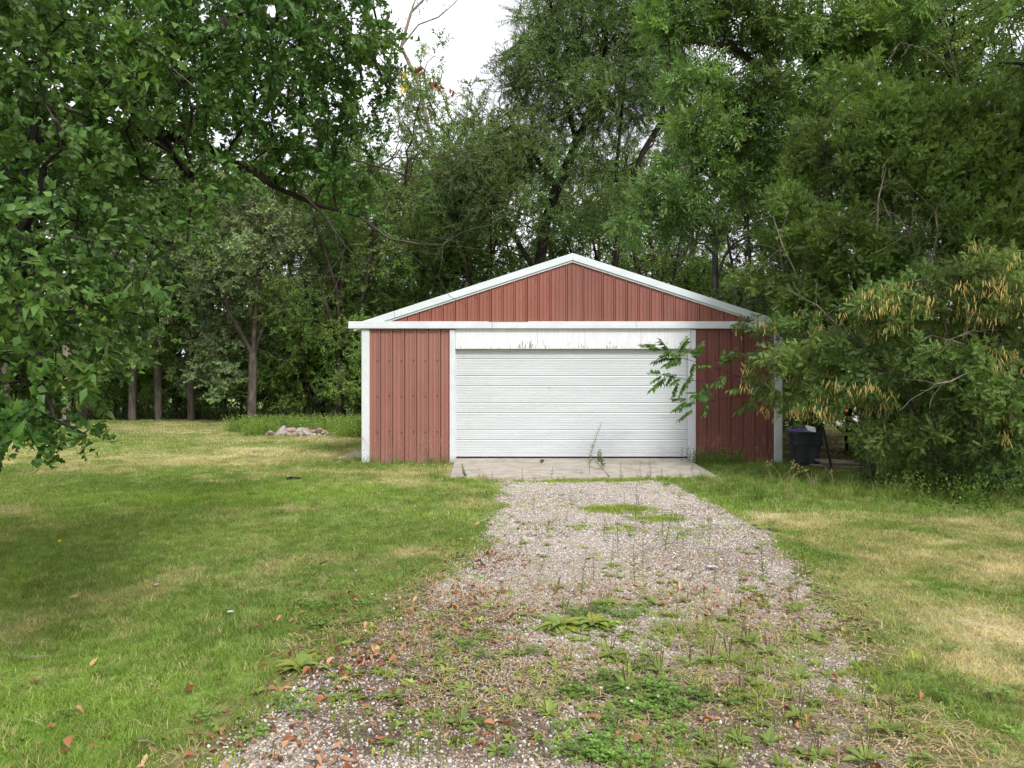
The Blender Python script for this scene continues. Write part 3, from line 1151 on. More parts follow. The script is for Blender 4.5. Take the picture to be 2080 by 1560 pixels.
# --- kinds of tree in the wood belt (each kind built once, then copied)
def wood_tree(name, seed, h, clear, rx, ntri_sp, sp, tint, bark, rbase, label, lean=(0, 0), forks=3, natt=2100, step=.36, per=3, gmax=2, nb=9, amp=.5, low=1.0, scale=(.8, 1.3)):
    rs = np.random.RandomState(seed)
    b = np.zeros(3)
    top = np.array([lean[0], lean[1], h * .55])
    lines = [[b, b + (lean[0] * .15, lean[1] * .15, clear * .5), b + (lean[0] * .35 + .1 * rs.randn(), lean[1] * .35, clear)]]
    for k in range(forks):
        a = 6.28 * (k + rs.rand() * .5) / forks
        s = lines[0][-1]
        e = np.array([lean[0] + rx * .45 * math.cos(a), lean[1] + rx * .45 * math.sin(a), h * (.62 + .2 * rs.rand())])
        m1 = s * .55 + e * .45 + np.array([.3 * rs.randn(), .3 * rs.randn(), -.2])
        lines.append([s, m1, e])
    init, ip = skeleton(lines, step)
    blobs = []
    for k in range(nb):
        a = rs.rand() * 6.28
        t = (k + .5) / nb
        zz = clear * low + (h - clear * low) * (t ** .8)
        w = rx * (math.sin(math.pi * (.16 + .74 * t)) ** .7)
        rr = w * (.35 + .4 * rs.rand())
        blobs.append((np.array([lean[0] + rr * math.cos(a), lean[1] + rr * math.sin(a), zz]), (w * .52, w * .52, h * .11 + .3), 1))
    return build_tree(name, b, init, ip, blobs, natt, step, step * .9, .012, rbase, sp, per, gmax, tint, bark, M["leaf"], rs,
                      trop=(0, 0, .05), droop=.15, scale=scale, label=label, cat="tree", amp=amp, minr=.008)[0]


rs = np.random.RandomState(5)
cot_sp = [sprig(rs, 10, .42, .125, .115, 70, .18, .1, kite, .006, (.8, .6, .8), hang=.3, var=.35, yel=.12) for _ in range(8)]
elm_sp = [sprig(rs, 12, .45, .115, .06, 65, .22, .15, kite, .006, (.8, .6, .8), hang=.25, var=.3, yel=.18) for _ in range(8)]
wil_sp = [sprig(rs, 18, .62, .135, .028, 48, .2, .25, kite, .005, (.9, .7, .6), hang=.3, var=.32, yel=.18) for _ in range(8)]
shr_sp = [sprig(rs, 11, .30, .085, .052, 65, .22, .15, kite, .004, (.8, .6, .8), hang=.15, var=.3, yel=.2) for _ in range(8)]
WOODS = "trees of the wood belt behind the lawn and garage"
kinds = {
    "cot": wood_tree("cottonwood_tree", 21, 11.5, 3.6, 3.3, 0, cot_sp, (.185, .215, .135), M["bark_grey"], .17, "", (.3, 0), 3, 2200, .36, 3, 2, 11, low=.75),
    "cot2": wood_tree("cottonwood_tree", 22, 12.5, 3.0, 3.6, 0, cot_sp, (.155, .19, .105), M["bark_grey"], .17, "", (-.4, .2), 4, 2300, .36, 3, 2, 12, low=.6),
    "elm": wood_tree("elm_tree", 23, 13.5, 3.4, 3.7, 0, elm_sp, (.115, .172, .058), M["bark"], .17, "", (.2, .3), 4, 2500, .37, 3, 2, 13, low=.6),
    "elm2": wood_tree("elm_tree", 24, 15.0, 4.2, 3.4, 0, elm_sp, (.14, .20, .07), M["bark"], .17, "", (-.2, 0), 4, 2200, .38, 3, 2, 12, low=.8),
    "und": wood_tree("understory_shrub", 25, 3.6, .5, 2.0, 0, shr_sp, (.125, .18, .055), M["bark_dark"], .05, "", (0, 0), 5, 1300, .2, 3, 2, 10, low=.7),
    "und2": wood_tree("understory_shrub", 26, 4.6, .8, 1.9, 0, shr_sp, (.24, .32, .06), M["bark_dark"], .06, "", (.2, 0), 5, 1300, .22, 3, 2, 10, low=.8),  # sunlit glow between the trunks is put into this leaf colour
}
for k in kinds.values():
    del k["category"]
    if "label" in k:
        del k["label"]
first = set()


def plant(kind, px, Y, rot, sc, label, cat="tree", group=WOODS):
    src = kinds[kind]
    o = src if kind not in first else copy_tree(src)
    first.add(kind)
    x = (px - 1040) / F * Y
    o.location = (x, Y, float(height(np.array([x]), np.array([Y]))[0]) - .03)
    o.rotation_euler = (0, 0, rot)
    o.scale = (sc,) * 3 if np.isscalar(sc) else sc
    o["label"], o["category"], o["group"] = label, cat, group
    return o


WT = [
    # lawn-edge trees, trunks in view
    ("cot", 268, 31, .3, (.95, .95, 1.0), "grey trunk leaning slightly at the lawn edge, left of a straight thin trunk"),
    ("cot2", 322, 31.6, 2.2, (.85, .85, 1.0), "straight thin dark trunk at the lawn edge between two paler trunks"),
    ("cot", 389, 31.4, 4.1, (.9, .9, .95), "slim bowed trunk at the lawn edge with a bent bough halfway up"),
    ("cot2", 511, 29.5, 5.2, (1.0, 1.0, .93), "cottonwood rising from the weed patch behind the stone pile"),
    ("elm", 690, 30.0, 1.0, (1.0, 1.0, .84), "dark leafy tree close behind the garage's near corner, beside the weed patch"),
    ("cot", 8, 28.0, 1.7, (1.1, 1.1, 1.05), "thick pale trunk at the photo's extreme edge below the fruit tree"),
    ("elm2", 880, 31.5, 2.0, (.95, .95, .98), "tall airy tree whose top stands against the open sky gap"),
    ("elm", 985, 30.5, 3.3, (.85, .85, .95), "dark green tree just behind the roof's rising slope"),
    # deeper in the wood
    ("elm", 1400, 35, 2.1, 1.0, "elm behind the nearly bare forked tree"),
    ("elm2", 1330, 33, 4.4, .95, "light elm between the willow and the ash"),
    ("cot2", 1560, 27, .9, .8, "dense cottonwood behind the garage's far corner"),
    ("cot", 655, 36, 3.7, 1.0, "grey green cottonwood in the second row close to the garage's eave"),
    ("elm", 725, 41, 1.9, 1.0, "far dark elm glimpsed just past the garage's near corner"),
    ("cot2", 120, 37, 1.2, 1.0, "pale leaved cottonwood deep in the wood behind the fruit tree"),
    ("cot", 455, 37.5, 2.9, 1.05, "grey green cottonwood in the second row of the wood"),
    ("elm2", 600, 38, 4.9, .85, "light green elm in the second row of the wood, above the stone pile"),
    ("elm", 780, 37, 5.5, 1.05, "broad elm in the second row behind the garage's eave"),
    ("cot2", 905, 40, .6, 1.1, "pale cottonwood far behind the tall airy tree"),
    ("elm2", 1080, 39, 1.4, 1.0, "elm in the second row behind the ridge of the roof"),
    ("elm", 1230, 38, 2.6, 1.0, "dark elm behind the twin leaning willow trunks"),
    ("elm", 1760, 24, 3.9, 1.12, "dark elm rising behind the tall shrub beside the garage"),
    ("elm2", 1960, 22, 5.0, 1.02, "tall elm whose trunk shows high at the photo's upper right"),
    ("elm", 2140, 20, 0.9, 1.0, "elm standing half out of the picture beyond the tall shrub"),
    ("cot", -60, 40, 3.0, 1.1, "cottonwood at the far end of the wood behind the fruit tree"),
    ("elm", 2700, 9.6, 3.6, .95, "elm standing beyond the picture's edge beside the pod shrub"),
    ("elm2", 2330, 14.5, 1.1, .9, "elm just beyond the picture's edge behind the pod shrub"),
]
for k, px, Y, r, s, lb in WT:
    plant(k, px, Y, r, s, lb)
US = [("und", 30, 33.5, .2, 1.0), ("und2", 120, 36, 1.9, 1.0), ("und", 205, 34, 2.5, .95), ("und2", 300, 37, .3, 1.05), ("und", 350, 34.5, 4.0, .8), ("und2", 440, 37, 5.0, 1.0),
      ("und", 455, 33.5, 1.0, .8), ("und", 560, 33, 3.0, 1.0), ("und2", 545, 38, .8, 1.1), ("und", 640, 31.5, 5.5, 1.15), ("und2", 700, 33, 2.0, 1.0),
      ("und", 250, 38, 5.6, 1.1), ("und2", 170, 40, 3.3, 1.2), ("und", 390, 39, 2.1, 1.2), ("und2", 490, 41, 1.2, 1.2), ("und", 620, 36, .7, 1.25),
      ("und", 735, 30, 4.4, 1.1), ("und", 850, 30, 2.2, 1.3), ("und", 1350, 29, 1.6, 1.35), ("und", 1450, 30, 3.6, 1.2), ("und", 60, 38, 4.7, 1.2)]
US = [u for u in US if u[1] not in (120, 170)] + [("und2", 655, 38, .4, 1.5), ("und", 735, 36, 1.4, 1.6), ("und2", 560, 40, 2.4, 1.6), ("und", 1480, 33, 2.9, 1.8), ("und", 1400, 36, .9, 1.9), ("und2", 235, 39, 1.9, 1.3), ("und2", 360, 41, 3.3, 1.35), ("und2", 150, 42, .5, 1.3)]
UR = [("und", 1640, 21, .6, .95), ("und", 1720, 17.5, 2.6, .8), ("und", 1830, 16.0, 4.1, .85), ("und", 1960, 14.6, .2, .75), ("und", 2090, 13.2, 5.1, .8), ("und", 1900, 19, 3.2, 1.0)]
BEHIND = ["far end of the lawn", "leaning grey trunk", "straight thin trunk", "bowed trunk"]
for n_, (k, px, Y, r, s) in enumerate(US + UR):
    near = min(((abs(px - w[1]) + 8 * abs(Y - w[2]), w[5]) for w in WT))[1]
    where = ("beyond the rubbish bin" if px < 1680 else "beyond the planks" if px < 1800 else "behind the pod shrub") if n_ >= len(US) else (
        "behind the fruit tree's hanging boughs" if px < 230 else "behind the leaning grey trunk" if px < 300 else "behind the straight thin trunk" if px < 356 else "behind the bowed trunk" if px < 430 else
        "left of the trunk in the weed patch" if px < 505 else "behind the weed patch and stone pile" if px < 660 else "close to the garage's near corner" if px < 760 else "behind the roof's near slope" if px < 1100 else "behind the roof's far slope" if px < 1420 else "beside the nearly bare forked tree")
    row = "front row" if Y < 34.2 else "deep set"
    plant(k, px, Y, r, s, ("larger " if s > 1.0 else "smaller ") + ("dark undergrowth shrub " if k == "und" else "bright yellow green shrub ") + ("" if n_ >= len(US) else row + " ") + where, "shrub",
          "dark shrubs under the trees" if k == "und" else "bright shrubs deep in the wood")

# --- willow behind the garage, two leaning trunks
rs = np.random.RandomState(31)
base = np.array([P(1085, 780, 28)[0], 28.0, 0.0])
b2 = np.array([P(1225, 780, 28)[0], 28.4, 0.0])
lines = [
    [base, P(1092, 560, 28), P(1109, 449, 28), P(1131, 380, 28), P(1163, 312, 28), P(1172, 285, 28), P(1150, 210, 27.8), P(1120, 100, 27.6)],
    [P(1172, 285, 28), P(1215, 200, 28.2), P(1230, 60, 28.4)],
    [P(1131, 380, 28), P(1080, 310, 27.3), P(1030, 230, 26.8)],
    [b2, P(1248, 560, 28.4), P(1262, 430, 28.3), P(1290, 352, 28.2), P(1305, 310, 28.1), P(1345, 245, 28), P(1347, 190, 28), P(1370, 90, 28)],
    [P(1262, 430, 28.3), P(1252, 350, 27.7), P(1265, 200, 27.5)],
    [P(1092, 560, 28), P(1040, 470, 27.6), P(990, 380, 27.2)],
]
init, ip = skeleton(lines, .45)
blobs = [blob(1150, 60, 27.8, 2.0, 2.0, 1.6), blob(1260, 40, 28, 2.0, 2.0, 1.7), blob(1075, 150, 27.5, 1.35, 1.5, 1.3), blob(1180, 200, 27.4, 1.9, 1.6, 1.4), blob(1060, 290, 27.2, 1.8, 1.6, 1.4),
         blob(985, 350, 27, 1.5, 1.4, 1.6), blob(1110, 330, 27, 1.3, 1.2, 1.0, .8), blob(1290, 190, 27.6, 1.5, 1.5, 1.3), blob(1200, 320, 27.4, 1.0, 1.2, 1.0, .7), blob(1340, 120, 28, 1.3, 1.6, 1.6), blob(1030, 420, 26.8, 1.5, 1.2, 1.2, .9),
         blob(1180, -120, 28, 2.4, 2.4, 1.8, .5), blob(1300, -100, 28.5, 2.2, 2.2, 1.6, .5), blob(1240, 420, 27, 1.0, 1.0, .9, .6), blob(930, 400, 27.5, 1.2, 1.2, 1.6, .8), blob(1150, 450, 27, 1.2, 1.0, .7, .6), blob(960, 235, 27.4, .5, .7, .8, .8)]
build_tree("willow_tree", base, init, ip, blobs, 6500, .30, .24, .010, .24, wil_sp, 3, 2, (.125, .175, .072), M["bark_dark"], M["leaf"], rs,
           trop=(0, 0, -.02), droop=.5, scale=(.9, 1.45), label="large fine leaved willow with dark leaning trunks behind the garage roof", amp=.5)

# --- ash to the right of the garage
rs = np.random.RandomState(37)
ash_sp = [compound_sprig(rs, 4, .28, n=4, length=.30, L=.135, W=.048, droop=.3, hang=.45, var=.25, yel=.12) for _ in range(6)]
base = np.array([P(1655, 780, 19)[0], 19.0, 0.0])
lines = [
    [base, P(1650, 560, 19), P(1652, 300, 19), P(1662, 130, 19), P(1668, -60, 19), P(1680, -250, 19)],
    [P(1655, 170, 19), P(1560, 150, 18.4), P(1490, 95, 18), P(1400, 82, 17.6), P(1340, 95, 17.3)],
    [P(1662, 130, 19), P(1590, 90, 18.6), P(1545, 25, 18.2), P(1480, -60, 18)],
    [P(1652, 300, 19), P(1570, 270, 18), P(1480, 300, 17.4), P(1390, 370, 17.2)],
    [P(1660, 160, 19), P(1730, 90, 18.7), P(1800, 20, 18.4)],
]
init, ip = skeleton(lines, .35)
blobs = [blob(1410, 160, 17.4, .8, .8, .5), blob(1370, 30, 17.4, .9, 1.0, .8), blob(1470, 10, 17.8, 1.2, 1.2, .7), blob(1580, 60, 18, 1.1, 1.1, .7), blob(1520, 200, 17.6, 1.0, 1.0, .7, .8), blob(1430, 270, 17.2, .9, 1, .8, .8),
         blob(1370, 400, 17, .8, .9, .75), blob(1440, 440, 17, .55, .7, .5), blob(1300, 440, 17.2, .5, .7, .6), blob(1560, 300, 17.6, 1.0, 1.0, .9), blob(1640, 200, 18, .8, 1, .7, .8), blob(1720, 60, 18.4, 1.1, 1.1, .8), blob(1500, 370, 17.2, .6, .8, .5, .7),
         blob(1560, -160, 18.4, 1.8, 1.6, 1.2, .4), blob(1750, -120, 18.6, 1.6, 1.6, 1.2, .4), blob(1820, 40, 18.6, .9, 1, .8), blob(1400, -130, 17.8, 1.2, 1.2, .9, .4)]
build_tree("ash_tree", base, init, ip, blobs, 2000, .28, .24, .008, .20, ash_sp, 3, 2, (.118, .182, .056), M["bark"], M["leaf_gloss"], rs,
           trop=(0, 0, -.03), droop=.35, scale=(.8, 1.15), label="ash tree with ridged trunk and long leafy boughs above the garage's far slope", amp=.45)

# --- nearly bare tree with a forked trunk against the sky
rs = np.random.RandomState(41)
base = np.array([P(1452, 780, 27)[0], 27.0, 0.0])
lines = [
    [base, P(1452, 600, 27), P(1453, 500, 27), P(1458, 470, 27), P(1482, 430, 27), P(1500, 390, 27), P(1525, 360, 27)],
    [P(1456, 475, 27), P(1447, 430, 27), P(1440, 395, 27)],
    [P(1455, 570, 27), P(1472, 520, 26.9), P(1492, 495, 26.9), P(1520, 480, 26.9)],
    [P(1453, 520, 27), P(1430, 495, 27), P(1395, 492, 27)],
]
init, ip = skeleton(lines, .22)
blobs = [blob(1450, 480, 27, 1.2, .7, 1.7), blob(1520, 430, 27, .9, .8, 1.2), blob(1400, 510, 27, .7, .6, .6), blob(1500, 560, 27, 1.1, .8, .7), blob(1430, 600, 27, 1.0, .8, .5), blob(1540, 350, 27, .6, .6, .6)]
build_tree("bare_tree", base, init, ip, blobs, 750, .2, .17, .006, .15, None, 0, 0, None, M["bark_grey"], None, rs, crown=False, jit=.4,
           label="nearly leafless forked tree with bare twigs against the white sky")

# --- pale dead limbs against the sky gap, and a broken snag in the wood
rs = np.random.RandomState(43)
base = np.array([P(800, 780, 36)[0], 36.0, 0.0])
lines = [
    [base, P(890, 500, 36), P(880, 300, 36), P(850, 170, 36), P(815, 95, 36), P(835, 25, 36), P(850, -20, 36), P(845, -120, 36)],
    [P(815, 95, 36), P(850, 50, 36), P(890, 35, 36), P(925, 5, 36), P(950, -30, 36)],
    [P(835, 25, 36), P(870, -10, 36), P(900, -70, 36)],
    [P(850, 170, 36), P(830, 120, 36), P(785, 70, 36), P(770, 10, 36)],
]
init, ip = skeleton(lines, .25)
blobs = [blob(850, 10, 36, 1.3, .7, 1.2), blob(900, -40, 36, 1.2, .7, 1.0), blob(800, 60, 36, .8, .6, .9)]
build_tree("dead_tree", base, init, ip, blobs, 170, .35, .3, .012, .10, None, 0, 0, None, M["bark_pale"], None, rs, crown=False, jit=.4,
           label="pale dead tree with bare silvery boughs against the open sky")
base = np.array([P(136, 780, 30)[0], 30.0, 0.0])
init, ip = skeleton([[base, P(136, 760, 30), P(134, 690, 30), P(131, 640, 30)], [P(136, 735, 30), P(142, 715, 30)]], .3)
build_tree("broken_snag", base, init, ip, [blob(131, 645, 30, .1, .1, .1)], 6, .2, .15, .10, .17, None, 0, 0, None, M["bark_pale"], None, rs, crown=False, cat="dead tree",
           label="pale broken snag standing in the wood behind the fruit tree")
base = np.array([P(188, 780, 30.5)[0], 30.5, 0.0])
init, ip = skeleton([[base + (-.4, 0, 0), P(200, 720, 30.5), P(265, 660, 30.4), P(320, 610, 30.3), P(385, 572, 30.2)]], .3)
build_tree("leaning_tree", base, init, ip, [blob(400, 540, 30, .8, .7, .5), blob(350, 560, 30, .6, .6, .4)], 120, .3, .25, .012, .13, cot_sp, 3, 2, (.09, .12, .055), M["bark_dark"], M["leaf"], rs,
           label="thin dark tree leaning steeply across the wood's edge")

# --- pod shrubs on the right
rs = np.random.RandomState(51)
car_sp = [compound_sprig(rs, 7, .24, n=6, length=.15, L=.046, W=.024, droop=.15, hang=.05, var=.3, yel=.1, term=False, leaf=dart) for _ in range(6)]
base = np.array([P(1860, 780, 12.6)[0], 12.6, 0.0])
lines = [
    [base, P(1850, 800, 12.6), P(1830, 560, 12.6), P(1800, 330, 12.6)],
    [base + (.2, 0, 0), P(1900, 700, 12.7), P(1870, 510, 12.6), P(1830, 440, 12.6), P(1800, 430, 12.5)],
    [P(1870, 510, 12.6), P(1905, 450, 12.5), P(1940, 300, 12.5)],
    [base + (-.5, .3, 0), P(1700, 680, 12.9), P(1600, 600, 13), P(1580, 480, 13.2)],
    [base + (-.35, .1, 0), P(1740, 600, 12.9), P(1690, 400, 13), P(1665, 250, 13)],
    [base + (.8, 0, 0), P(2010, 640, 12.4), P(2020, 400, 12.3), P(2040, 260, 12.3)],
]
init, ip = skeleton(lines, .25)
blobs = [blob(1610, 470, 13.2, .50, .6, .85), blob(1650, 330, 13.2, .45, .6, .8), blob(1695, 200, 13, .25, .3, .75), blob(1740, 330, 12.8, .65, .7, .9), blob(1830, 250, 12.6, .65, .7, .65), blob(1760, 190, 12.8, .3, .4, .5), blob(1870, 360, 12.4, .8, .7, .8),
         blob(1930, 260, 12.5, .5, .6, .6), blob(1990, 330, 12.3, .7, .7, .9), blob(2060, 270, 12.2, .6, .7, .9), blob(1700, 500, 12.6, .75, .7, .7), blob(1800, 540, 12.4, .6, .7, .5), blob(1640, 600, 13, .6, .6, .35), blob(1960, 500, 12.2, .75, .7, .7), blob(2070, 480, 12, .7, .8, .9),
         blob(2200, 400, 12.2, .9, .9, 1.6, .35), blob(1720, 640, 12.8, .7, .6, .5, .8), blob(1540, 560, 13.6, .35, .4, .35, .8)]
tall_o = build_tree("tall_shrub", base, init, ip, blobs, 3400, .18, .155, .005, .06, car_sp, 3, 2, (.12, .172, .052), M["bark_grey"], M["leaf"], rs,
           trop=(0, 0, .12), droop=-.25, scale=(.85, 1.25), cat="shrub", label="tall upright green shrub towering beside the garage, above the yellow pods", amp=.5, rnd=.5, freq=1.2)

for ln, side in (([P(1975, 330, 12.4), P(1945, 170, 12.2), P(1915, 128, 12.1), P(1880, 100, 12.1), P(1830, 86, 12.1), P(1812, 104, 12.1)], 9), ([P(1930, 300, 12.4), P(1950, 170, 12.3), P(1925, 90, 12.2), P(1900, 30, 12.2)], 7),
                 ([P(2040, 300, 12.2), P(2020, 140, 12.1), P(2025, 70, 12), P(1995, 48, 12)], 6), ([P(1870, 560, 12), P(1850, 480, 11.8), P(1825, 440, 11.75), P(1795, 425, 11.75)], 7), ([P(1885, 560, 12), P(1905, 470, 11.8), P(1900, 430, 11.8)], 7),
                 ([P(1780, 470, 12), P(1785, 400, 11.8), P(1800, 340, 11.8)], 5), ([P(1620, 560, 12.8), P(1590, 500, 12.7), P(1570, 440, 12.7)], 6)):
    twig_set("bare_twig", [ln], .016, M["bark_pale"], tall_o[0], base, rs, side, .7)
base = np.array([P(1945, 780, 10.7)[0], 10.7, 0.0])
pod_lines = [
    [base, P(1900, 930, 10.8), P(1850, 820, 10.9), P(1740, 690, 11), P(1680, 650, 11.2)],
    [base + (.15, 0, 0), P(1960, 850, 10.5), P(1930, 700, 10.4), P(1900, 580, 10.5)],
    [base + (-.9, .7, 0), P(1760, 880, 11.5), P(1660, 790, 11.9), P(1580, 760, 12.3), P(1530, 800, 12.5)],
    [base + (.75, -.5, 0), P(2040, 880, 10.1), P(2030, 700, 10), P(2000, 560, 10.2)],
    [base + (-.6, .9, 0), P(1790, 800, 11.7), P(1740, 720, 11.9), P(1640, 690, 12.4), P(1560, 690, 12.9)],
]
init, ip = skeleton(pod_lines, .2)
blobs = [blob(1900, 600, 10.6, .55, .6, .38), blob(1790, 620, 10.9, .5, .5, .30), blob(1990, 580, 10.3, .5, .6, .45), blob(2060, 640, 10, .5, .6, .5), blob(1720, 700, 11.3, .5, .5, .32), blob(1650, 740, 11.9, .45, .5, .28), blob(1590, 730, 12.4, .35, .4, .22),
         blob(1540, 790, 12.6, .28, .3, .22), blob(1530, 745, 12.9, .22, .25, .13), blob(1590, 810, 12.2, .35, .4, .16), blob(1680, 810, 11.6, .45, .5, .25), blob(1780, 770, 11, .5, .5, .35), blob(1880, 740, 10.5, .55, .6, .4), blob(1980, 760, 10.1, .5, .6, .45),
         blob(1800, 890, 11, .42, .5, .25), blob(1900, 870, 10.4, .45, .5, .32), blob(2000, 900, 10, .42, .5, .28), blob(2060, 820, 9.8, .5, .6, .5), blob(1860, 950, 10.9, .35, .4, .18, .9), blob(1580, 660, 13, .35, .4, .12), blob(1510, 660, 13.6, .22, .25, .08), blob(1640, 650, 12.6, .4, .4, .14),
         blob(2180, 760, 10, .7, .8, .9, .5), blob(2050, 960, 9.9, .4, .4, .25, .8), blob(1770, 960, 11.6, .3, .4, .15, .8)]
pod, pn, pp, prr, pg = build_tree("pod_shrub", base, init, ip, blobs, 2900, .16, .14, .0045, .05, car_sp, 3, 2, (.122, .168, .060), M["bark_grey"], M["leaf"], rs,
                                  trop=(0, 0, .02), droop=.1, scale=(.55, 1.0), cat="shrub", label="broad shrub hung with yellow seed pods, spilling over the garage corner", amp=.45, freq=1.4)
# hanging seed pods
cand = np.where((pg <= 2) & (pp >= 0))[0]
w = N2(pn[cand, 0], pn[cand, 2] * 1.0, 1.6) * (pn[cand, 2] > .9)
cand = cand[(w > .37)]
cand = rs.choice(cand, int(.85 * len(cand)), replace=False)
a = np.arange(3) / 3 * 6.283
pvz = np.array([0, -.35, -.75, -1.0])
pvr = np.array([.25, 1.0, .9, .1])
pv = np.concatenate([np.stack([.0055 * r_ * np.cos(a), .0055 * r_ * np.sin(a), 0 * a + z_], 1) for z_, r_ in zip(pvz, pvr)])
pt = []
for k in range(3):
    for q in range(3):
        i0, i1 = 3 * k + q, 3 * k + (q + 1) % 3
        pt += [(i0, i1, i1 + 3), (i0, i1 + 3, i0 + 3)]
pt = np.array(pt)
V, T, C = [], [], []
for i in cand:
    for q in range(rs.randint(3, 20)):
        L = .075 + .05 * rs.rand()
        p = pn[i] - base + unit(pn[i] - pn[pp[i]]) * .12 + np.array([.065 * rs.randn(), .065 * rs.randn(), -.04 + .045 * rs.randn()])
        v = pv * np.array([1.4, 1.4, L])
        v[:, :2] += (v[:, 2:3] * .22 * rs.randn(1, 2))
        T.append(pt + len(V) * len(pv))
        V.append(v + p)
        h = rs.rand()
        C.append(np.broadcast_to((np.array([.66, .56, .19]) * (1 - h) + np.array([.62, .44, .18]) * h) * (.75 + .5 * rs.rand()), pv.shape))
ob("seed_pods", mesh_np("seed_pods", np.concatenate(V), np.concatenate(T), M["litter"], col=np.concatenate(C), smooth_shade=True), pod, kind="stuff")
for ln, side in (([P(1700, 660, 11.2), P(1660, 620, 11.1), P(1620, 600, 11.1), P(1585, 580, 11.2)], 5), ([P(1960, 700, 10), P(1930, 690, 9.9), P(1980, 670, 9.8), P(2020, 680, 9.8)], 6),
                 ([P(1960, 760, 9.9), P(1930, 775, 9.8), P(1900, 780, 9.8)], 5), ([P(1880, 560, 12), P(1850, 470, 11.9), P(1815, 430, 11.9)], 5), ([P(1900, 560, 12), P(1900, 500, 11.9), P(1880, 450, 11.9)], 5)):
    twig_set("bare_twig", [ln], .013, M["bark_pale"], pod, base, rs, side, .4)

# --- sapling with long compound leaves reaching over the door
rs = np.random.RandomState(61)
base = np.array([P(1690, 780, 13.6)[0], 13.6, 0.0])
lines = [
    [base, P(1670, 860, 13.6), P(1620, 812, 13.5), P(1570, 800, 13.4), P(1500, 765, 13.2), P(1440, 742, 13.1), P(1395, 730, 13.1), P(1370, 725, 13.05)],
    [P(1500, 765, 13.2), P(1440, 775, 13.05), P(1395, 772, 13), P(1350, 760, 13)],
    [P(1570, 800, 13.4), P(1500, 805, 13.1), P(1440, 815, 13), P(1400, 812, 13)],
    [P(1570, 800, 13.4), P(1530, 830, 13.1), P(1490, 835, 13)],
]
nodes, par = skeleton(lines, .12)
nodes, par = np.array(nodes), np.array(par)
r, kids, gen = radii(par, .005, .022)
sap = ob("compound_leaf_sapling", None, loc=base, cat="sapling", label="sapling with drooping compound leaves reaching across the white door's edge")
ob("stem", wood_mesh("sapling_stem", nodes - base, par, r, M["bark_dark"]), sap)
lf = [pinnate(rs, 8, .38, .15, .060, .30, True, 1.1, .15, .15) for _ in range(8)]
lfp = [(P(1395, 728, 13.05), (-1, -.2, .1)), (P(1385, 726, 13), (-.9, -.3, -.1)), (P(1370, 725, 13), (-.5, -.3, .9)), (P(1372, 725, 13.05), (.3, -.2, 1)), (P(1400, 730, 13), (.7, -.2, .8)), (P(1360, 722, 13), (-1, -.1, -.2)),
       (P(1350, 760, 13), (-1, -.2, -.15)), (P(1360, 762, 13), (-1, -.2, -.35)), (P(1395, 772, 13), (-.7, -.3, -.6)), (P(1380, 768, 13), (-.9, -.3, .3)),
       (P(1400, 812, 13), (-1, -.2, -.25)), (P(1420, 812, 13), (-1, -.1, -.1)), (P(1450, 812, 13), (-.8, -.3, .4)), (P(1450, 745, 13), (-.9, -.3, .3)), (P(1480, 760, 13.1), (-.8, -.4, -.3)), (P(1460, 745, 13.1), (.3, -.3, .9)),
       (P(1440, 815, 13), (-.7, -.4, -.7)), (P(1520, 790, 13), (-.8, -.4, .2)), (P(1530, 815, 13), (-.9, -.3, -.2)), (P(1410, 735, 13), (-.6, -.5, -.6)), (P(1440, 775, 13), (-.8, -.4, -.4)),
       (P(1550, 800, 13.2), (-.3, -.6, .6)), (P(1600, 840, 13.4), (-.3, -.6, .2)), (P(1608, 855, 13.5), (.3, -.7, .0)), (P(1475, 700, 13.2), (0, -.2, -1)), (P(1380, 770, 13), (-.8, -.2, -.9))]
lfp = lfp + [(q[0] + .10 * rs.randn(3), tuple(np.array(q[1]) + .35 * rs.randn(3))) for q in lfp[:16]]
pos = np.array([q[0] for q in lfp]) - base
dd = np.array([q[1] for q in lfp], float)
ob("compound_leaves", place("compound_leaves", lf, pos, dd, .65 + .4 * rs.rand(len(pos)), clump_tint(pos, (.075, .145, .035), rs, .2), M["leaf_gloss"], rs, roll=False), sap)
